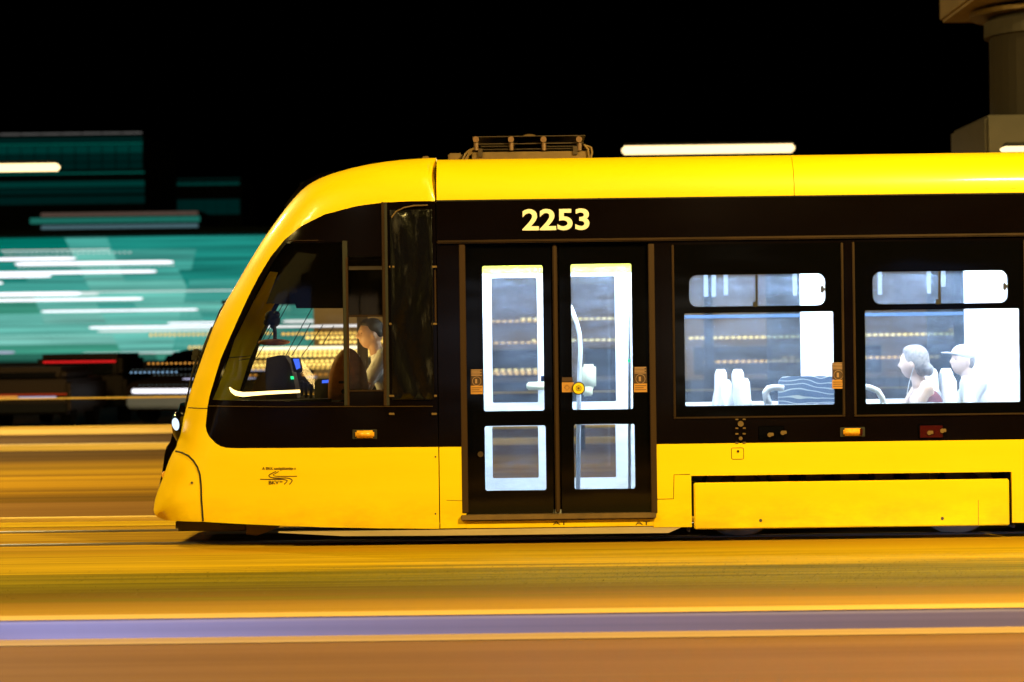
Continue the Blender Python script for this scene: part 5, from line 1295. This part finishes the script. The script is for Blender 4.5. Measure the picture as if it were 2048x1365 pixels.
# ---- parked vehicles in the dark at the left
M['carpaint'] = mat('dark_car_paint', (0.010, 0.006, 0.0035), 0.5, spec=0.06); M['carglass'] = mat('dark_car_glass', (0.001, 0.001, 0.0012), 0.2, spec=0.1); M['tyre'] = mat('tyre', (0.003, 0.003, 0.003), 0.8, spec=0.05); M['silver'] = mat('blue_silver_bumper', (0.16, 0.19, 0.27), 0.4)
def wheelset(t, xs, hw, r):
    for xx in xs:
        for s in (-1, 1):
            bm = bmesh.new(); cyl(bm, (xx, s*hw, r), r, 0.2, 'Y', 28); wv = obj('wheel', bm, M['tyre'], t)
            bm = bmesh.new(); cyl(bm, (xx, s*(hw+0.102), r), r*0.62, 0.02, 'Y', 20); obj('rim', bm, M['carpaint'], wv)
def car(label, loc, rz):
    t = thing('parked_car', label, 'car', loc, rz)
    prof = [(-2.05, .25, .80), (-2.1, .45, .84), (-2.05, .70, .86), (-1.9, .82, .86), (-1.1, .92, .85), (-0.55, 1.36, .66), (-0.1, 1.46, .62), (0.9, 1.46, .62), (1.6, 1.28, .66), (1.95, .95, .82), (2.05, .75, .85), (2.08, .45, .84), (2.0, .25, .80)]
    bm = bmesh.new(); n = len(prof)
    L = [bm.verts.new((a, -w_, b)) for a, b, w_ in prof]; Rr = [bm.verts.new((a, w_, b)) for a, b, w_ in prof]
    for i in range(n): bm.faces.new((L[i], L[(i+1) % n], Rr[(i+1) % n], Rr[i]))
    bm.faces.new(L); bm.faces.new(Rr[::-1]); bmesh.ops.recalc_face_normals(bm, faces=bm.faces[:])
    bmesh.ops.bevel(bm, geom=bm.edges[:], offset=0.05, segments=2, affect='EDGES')
    obj('body', bm, M['carpaint'], t, smooth=False)
    for s in (-1, 1):
        bm = bmesh.new(); fill_poly(bm, [(-0.85, .98), (-0.42, 1.34), (0.32, 1.40), (0.32, .98)], s*0.80-0.01, s*0.80+0.01); obj('side_window', bm, M['carglass'], t)
        bm = bmesh.new(); fill_poly(bm, [(0.40, .98), (0.40, 1.40), (0.95, 1.40), (1.5, 1.22), (1.7, .98)], s*0.80-0.01, s*0.80+0.01); obj('side_window', bm, M['carglass'], t)
    bm = bmesh.new(); q = [(-1.07, -.72, .97), (-1.07, .72, .97), (-0.53, .56, 1.385), (-0.53, -.56, 1.385)]; bm.faces.new([bm.verts.new((a-0.03, b, c+0.02)) for a, b, c in q]); ws = obj('windscreen', bm, M['carglass'], t); thick(ws, 0.01)
    bm = bmesh.new(); bx(bm, (-2.13, -.66, .60), (-2.06, .66, .69), 0.02); obj('headlight_trail', bm, WHT, t)  # headlight trail modelled as a full-width glowing bar
    bm = bmesh.new(); bx(bm, (-2.14, -.78, .30), (-2.04, .78, .55), 0.04); obj('front_bumper', bm, M['silver'], t)
    bm = bmesh.new(); bx(bm, (2.04, -.7, .74), (2.10, .7, .80), 0.01); obj('tail_light_or_trail', bm, RED, t)
    wheelset(t, (-1.3, 1.25), 0.72, 0.31)
    return t
VY = 33.0
cf = P(322, 791, VY-1.2)
a_ = R(68)
car('dark parked car with its headlight trail built as a white full-width bar, left of the tram nose', (cf.x+2.1*math.cos(a_), cf.y+2.1*math.sin(a_), 0.0), a_)
oc = car('dark car with lit headlights on the near road, out of frame to the left', (-10.2, -8.9, -0.104), math.pi)
for yy in (-0.55, 0.55):
    ld = bpy.data.lights.new('headlight_beam', 'SPOT'); ld.energy = 4600; ld.color = (0.34, 0.5, 1.0); ld.spot_size = R(9); ld.spot_blend = 0.6; ld.shadow_soft_size = 0.06
    lo = bpy.data.objects.new('headlight_beam', ld); COL.objects.link(lo); lo.parent = oc; lo.location = (-2.2, yy, 0.64)
    d = Vector((-9.0, -3.9, -0.62)); lo.rotation_euler = d.to_track_quat('-Z', 'Y').to_euler(); lo.scale = (5, 1, 1)
def estate(label, u0, u1, vtop, y, lamps):
    """estate car or van seen square from behind"""
    t = thing('parked_van', label, 'van'); sc = (CAM_D+y)/FPX
    x0 = P(u0, 780, y).x; x1 = P(u1, 780, y).x; zt = P((u0+u1)/2, vtop, y).z
    bm = bmesh.new(); bx(bm, (x0, y, 0.30), (x1, y+4.4, 0.95), 0.08); bx(bm, (x0+0.10, y+0.12, 0.90), (x1-0.10, y+3.4, zt), 0.10); obj('body', bm, M['carpaint'], t)
    bm = bmesh.new(); bx(bm, (x0+0.28, y+0.105, 0.98), (x1-0.28, y+0.118, zt-0.1), 0.005); obj('rear_window', bm, M['carglass'], t)
    bm = bmesh.new(); bx(bm, (x0+0.04, y-0.10, 0.32), (x1-0.04, y-0.004, 0.52), 0.03); obj('rear_bumper', bm, M['tyre'], t)
    for name, a, b, v, h, m in lamps:
        z = P((a+b)/2, v, y).z; yy = y+0.118 if z > 0.97 else y-0.002
        bm = bmesh.new(); bx(bm, (P(a, v, y).x, yy-0.06, z-h*sc/2), (P(b, v, y).x, yy, z+h*sc/2), 0.006); obj(name, bm, m, t)  # each car light trail modelled as a long glowing bar
    for s_ in (x0+0.16, x1-0.16):
        for yy in (y+0.8, y+3.5):
            bm = bmesh.new(); cyl(bm, (s_, yy, 0.31), 0.31, 0.2, 'X', 24); obj('wheel', bm, M['tyre'], t)
estate('dark parked van with a red light trail built as a bar, seen from behind', 62, 252, 708, VY, [('brake_light_trail', 85, 230, 724, 4.0, RED)])
estate('dark parked van with low red and amber light trails built as bars at the left edge', -80, 140, 735, VY-5.0, [('tail_light_or_trail', -66, 134, 790, 3, E('dim_red_trail', (0.6, 0.05, 0.01), 0.5)), ('reversing_light_trail', 38, 113, 795, 3, LIL), ('indicator_trail', -66, 36, 795, 4, AMB)])
# added frame carrying small coloured light trails beside the nose
gan = thing('trail_frame', 'added low dark frame carrying small blue and amber light trails beside the tram nose', 'trail frame')
GY = 20.5
for u in (422, 436):
    p = P(u, 760, GY); bm = bmesh.new(); bx(bm, (p.x-0.025, GY+0.1, 0), (p.x+0.025, GY+0.15, P(u, 715, GY).z)); obj('post', bm, DARKM, gan)
for u0, u1, v, h, m in ((258, 357, 745, 4, BLU), (305, 420, 750, 3, DIMB), (293, 420, 727, 4.5, AMB), (262, 410, 739, 2.5, DIMB), (275, 420, 770, 2.2, DIMB)): bead_trail(gan, u0, u1, v, GY, h, m, 8.5, 0.12)
trail_tube(gan, 365, 420, 758, GY, 4, LIL, 0.1)
# low rails along the far lane
def lowrail(label, v, y, m, zpost=True, h=0.05):
    z = P(150, v, y).z; t = thing('guard_rail', label, 'guard rail')
    bm = bmesh.new(); bx(bm, (-18, y, z-h/2), (18, y+0.05, z+h/2), 0.01); obj('rail_bar', bm, m, t)
    for xx in (-17.5, -2.2, 1.0, 4.5, 17.5):
        bm = bmesh.new(); bx(bm, (xx-0.03, y+0.051, -0.03), (xx+0.03, y+0.10, z+h/2)); obj('post', bm, DARKM, t)
lowrail('upper yellowish guard rail along the far road, left of the tram', 797, 18.5, M['stonecap'], h=0.022)
lowrail('lower yellowish guard rail along the far road, left of the tram', 855, 17.2, M['stonecap'], h=0.035)

# ------------------------------------------------------------------ grass on the verge (nobody could count it)
def grass():
    rnd = random.Random(3); verts = []; faces = []
    for k in range(26000):
        x_ = rnd.uniform(-5.2, 5.2); y_ = rnd.gauss(-2.85, 0.48)
        if not -4.0 < y_ < -1.7: continue
        if rnd.random() > 0.55+0.45*math.sin(x_*0.7+1.3*math.sin(y_*2)): continue
        h = rnd.uniform(0.003, 0.008); a = rnd.uniform(0, math.pi); w_ = 0.005; dx_, dy_ = math.cos(a)*w_, math.sin(a)*w_; lx_ = rnd.uniform(0.0, 0.05); ly_ = rnd.uniform(-.012, .012)
        b = len(verts); verts += [(x_-dx_, y_-dy_, -0.012), (x_+dx_, y_+dy_, -0.012), (x_+lx_, y_+ly_, -0.012+h)]; faces.append((b, b+1, b+2))
    me = bpy.data.meshes.new('grass'); me.from_pydata(verts, [], faces); me.update()
    obj('grass', me, mat('grass_blades', (0.135, 0.108, 0.004), 0.8, var=0.4, vscale=(0.5, 4, 1)), label='short olive grass on the verge in front of the tram', cat='grass', kind='stuff')
grass()

# ------------------------------------------------------------------ shop row across the street, behind the viewpoint
row = thing('shop_row', 'dark shop row with lit display windows across the street, out of frame', 'building')
HY = -34.0
bm = bmesh.new(); bx(bm, (-30, HY-8, -0.1), (30, HY, 9)); obj('front_wall', bm, mat('shop_row_wall', (0.16, 0.11, 0.07), 0.9, var=0.2, vscale=(1, 1, 1)), row)
LITS = [E('display_warm', (1.0, 0.66, 0.34), 0.5), E('display_cool', (0.75, 0.80, 1.0), 0.3), E('display_white', (1.0, 0.86, 0.70), 0.5), E('display_blue', (0.2, 0.4, 1.0), 0.25)]
for k in range(11):
    xa = -27+k*5.0+random.uniform(-.4, .4); wd = random.uniform(1.6, 3.4); hi = random.uniform(2.3, 3.0)
    f = sub('shop_window', row)
    bm = bmesh.new(); bx(bm, (xa, HY, 0.6), (xa+wd, HY+0.05, hi)); obj('pane', bm, LITS[k % 4], f)
    bm = bmesh.new(); bx(bm, (xa-0.1, HY, hi), (xa+wd+0.1, HY+0.12, hi+0.25)); bx(bm, (xa+wd*0.5-0.05, HY+0.051, 0.6), (xa+wd*0.5+0.05, HY+0.1, hi)); obj('frame', bm, DARKM, f)
    if k % 2 == 0:
        f = sub('upper_window', row); bm = bmesh.new(); bx(bm, (xa+0.3, HY, 4.4), (xa+1.6, HY+0.05, 6.0)); obj('pane', bm, LITS[(k//2) % 3], f)
        bm = bmesh.new(); bx(bm, (xa+0.91, HY+0.051, 4.4), (xa+0.99, HY+0.09, 6.0)); bx(bm, (xa+0.2, HY, 4.28), (xa+1.7, HY+0.14, 4.39)); obj('frame', bm, DARKM, f)
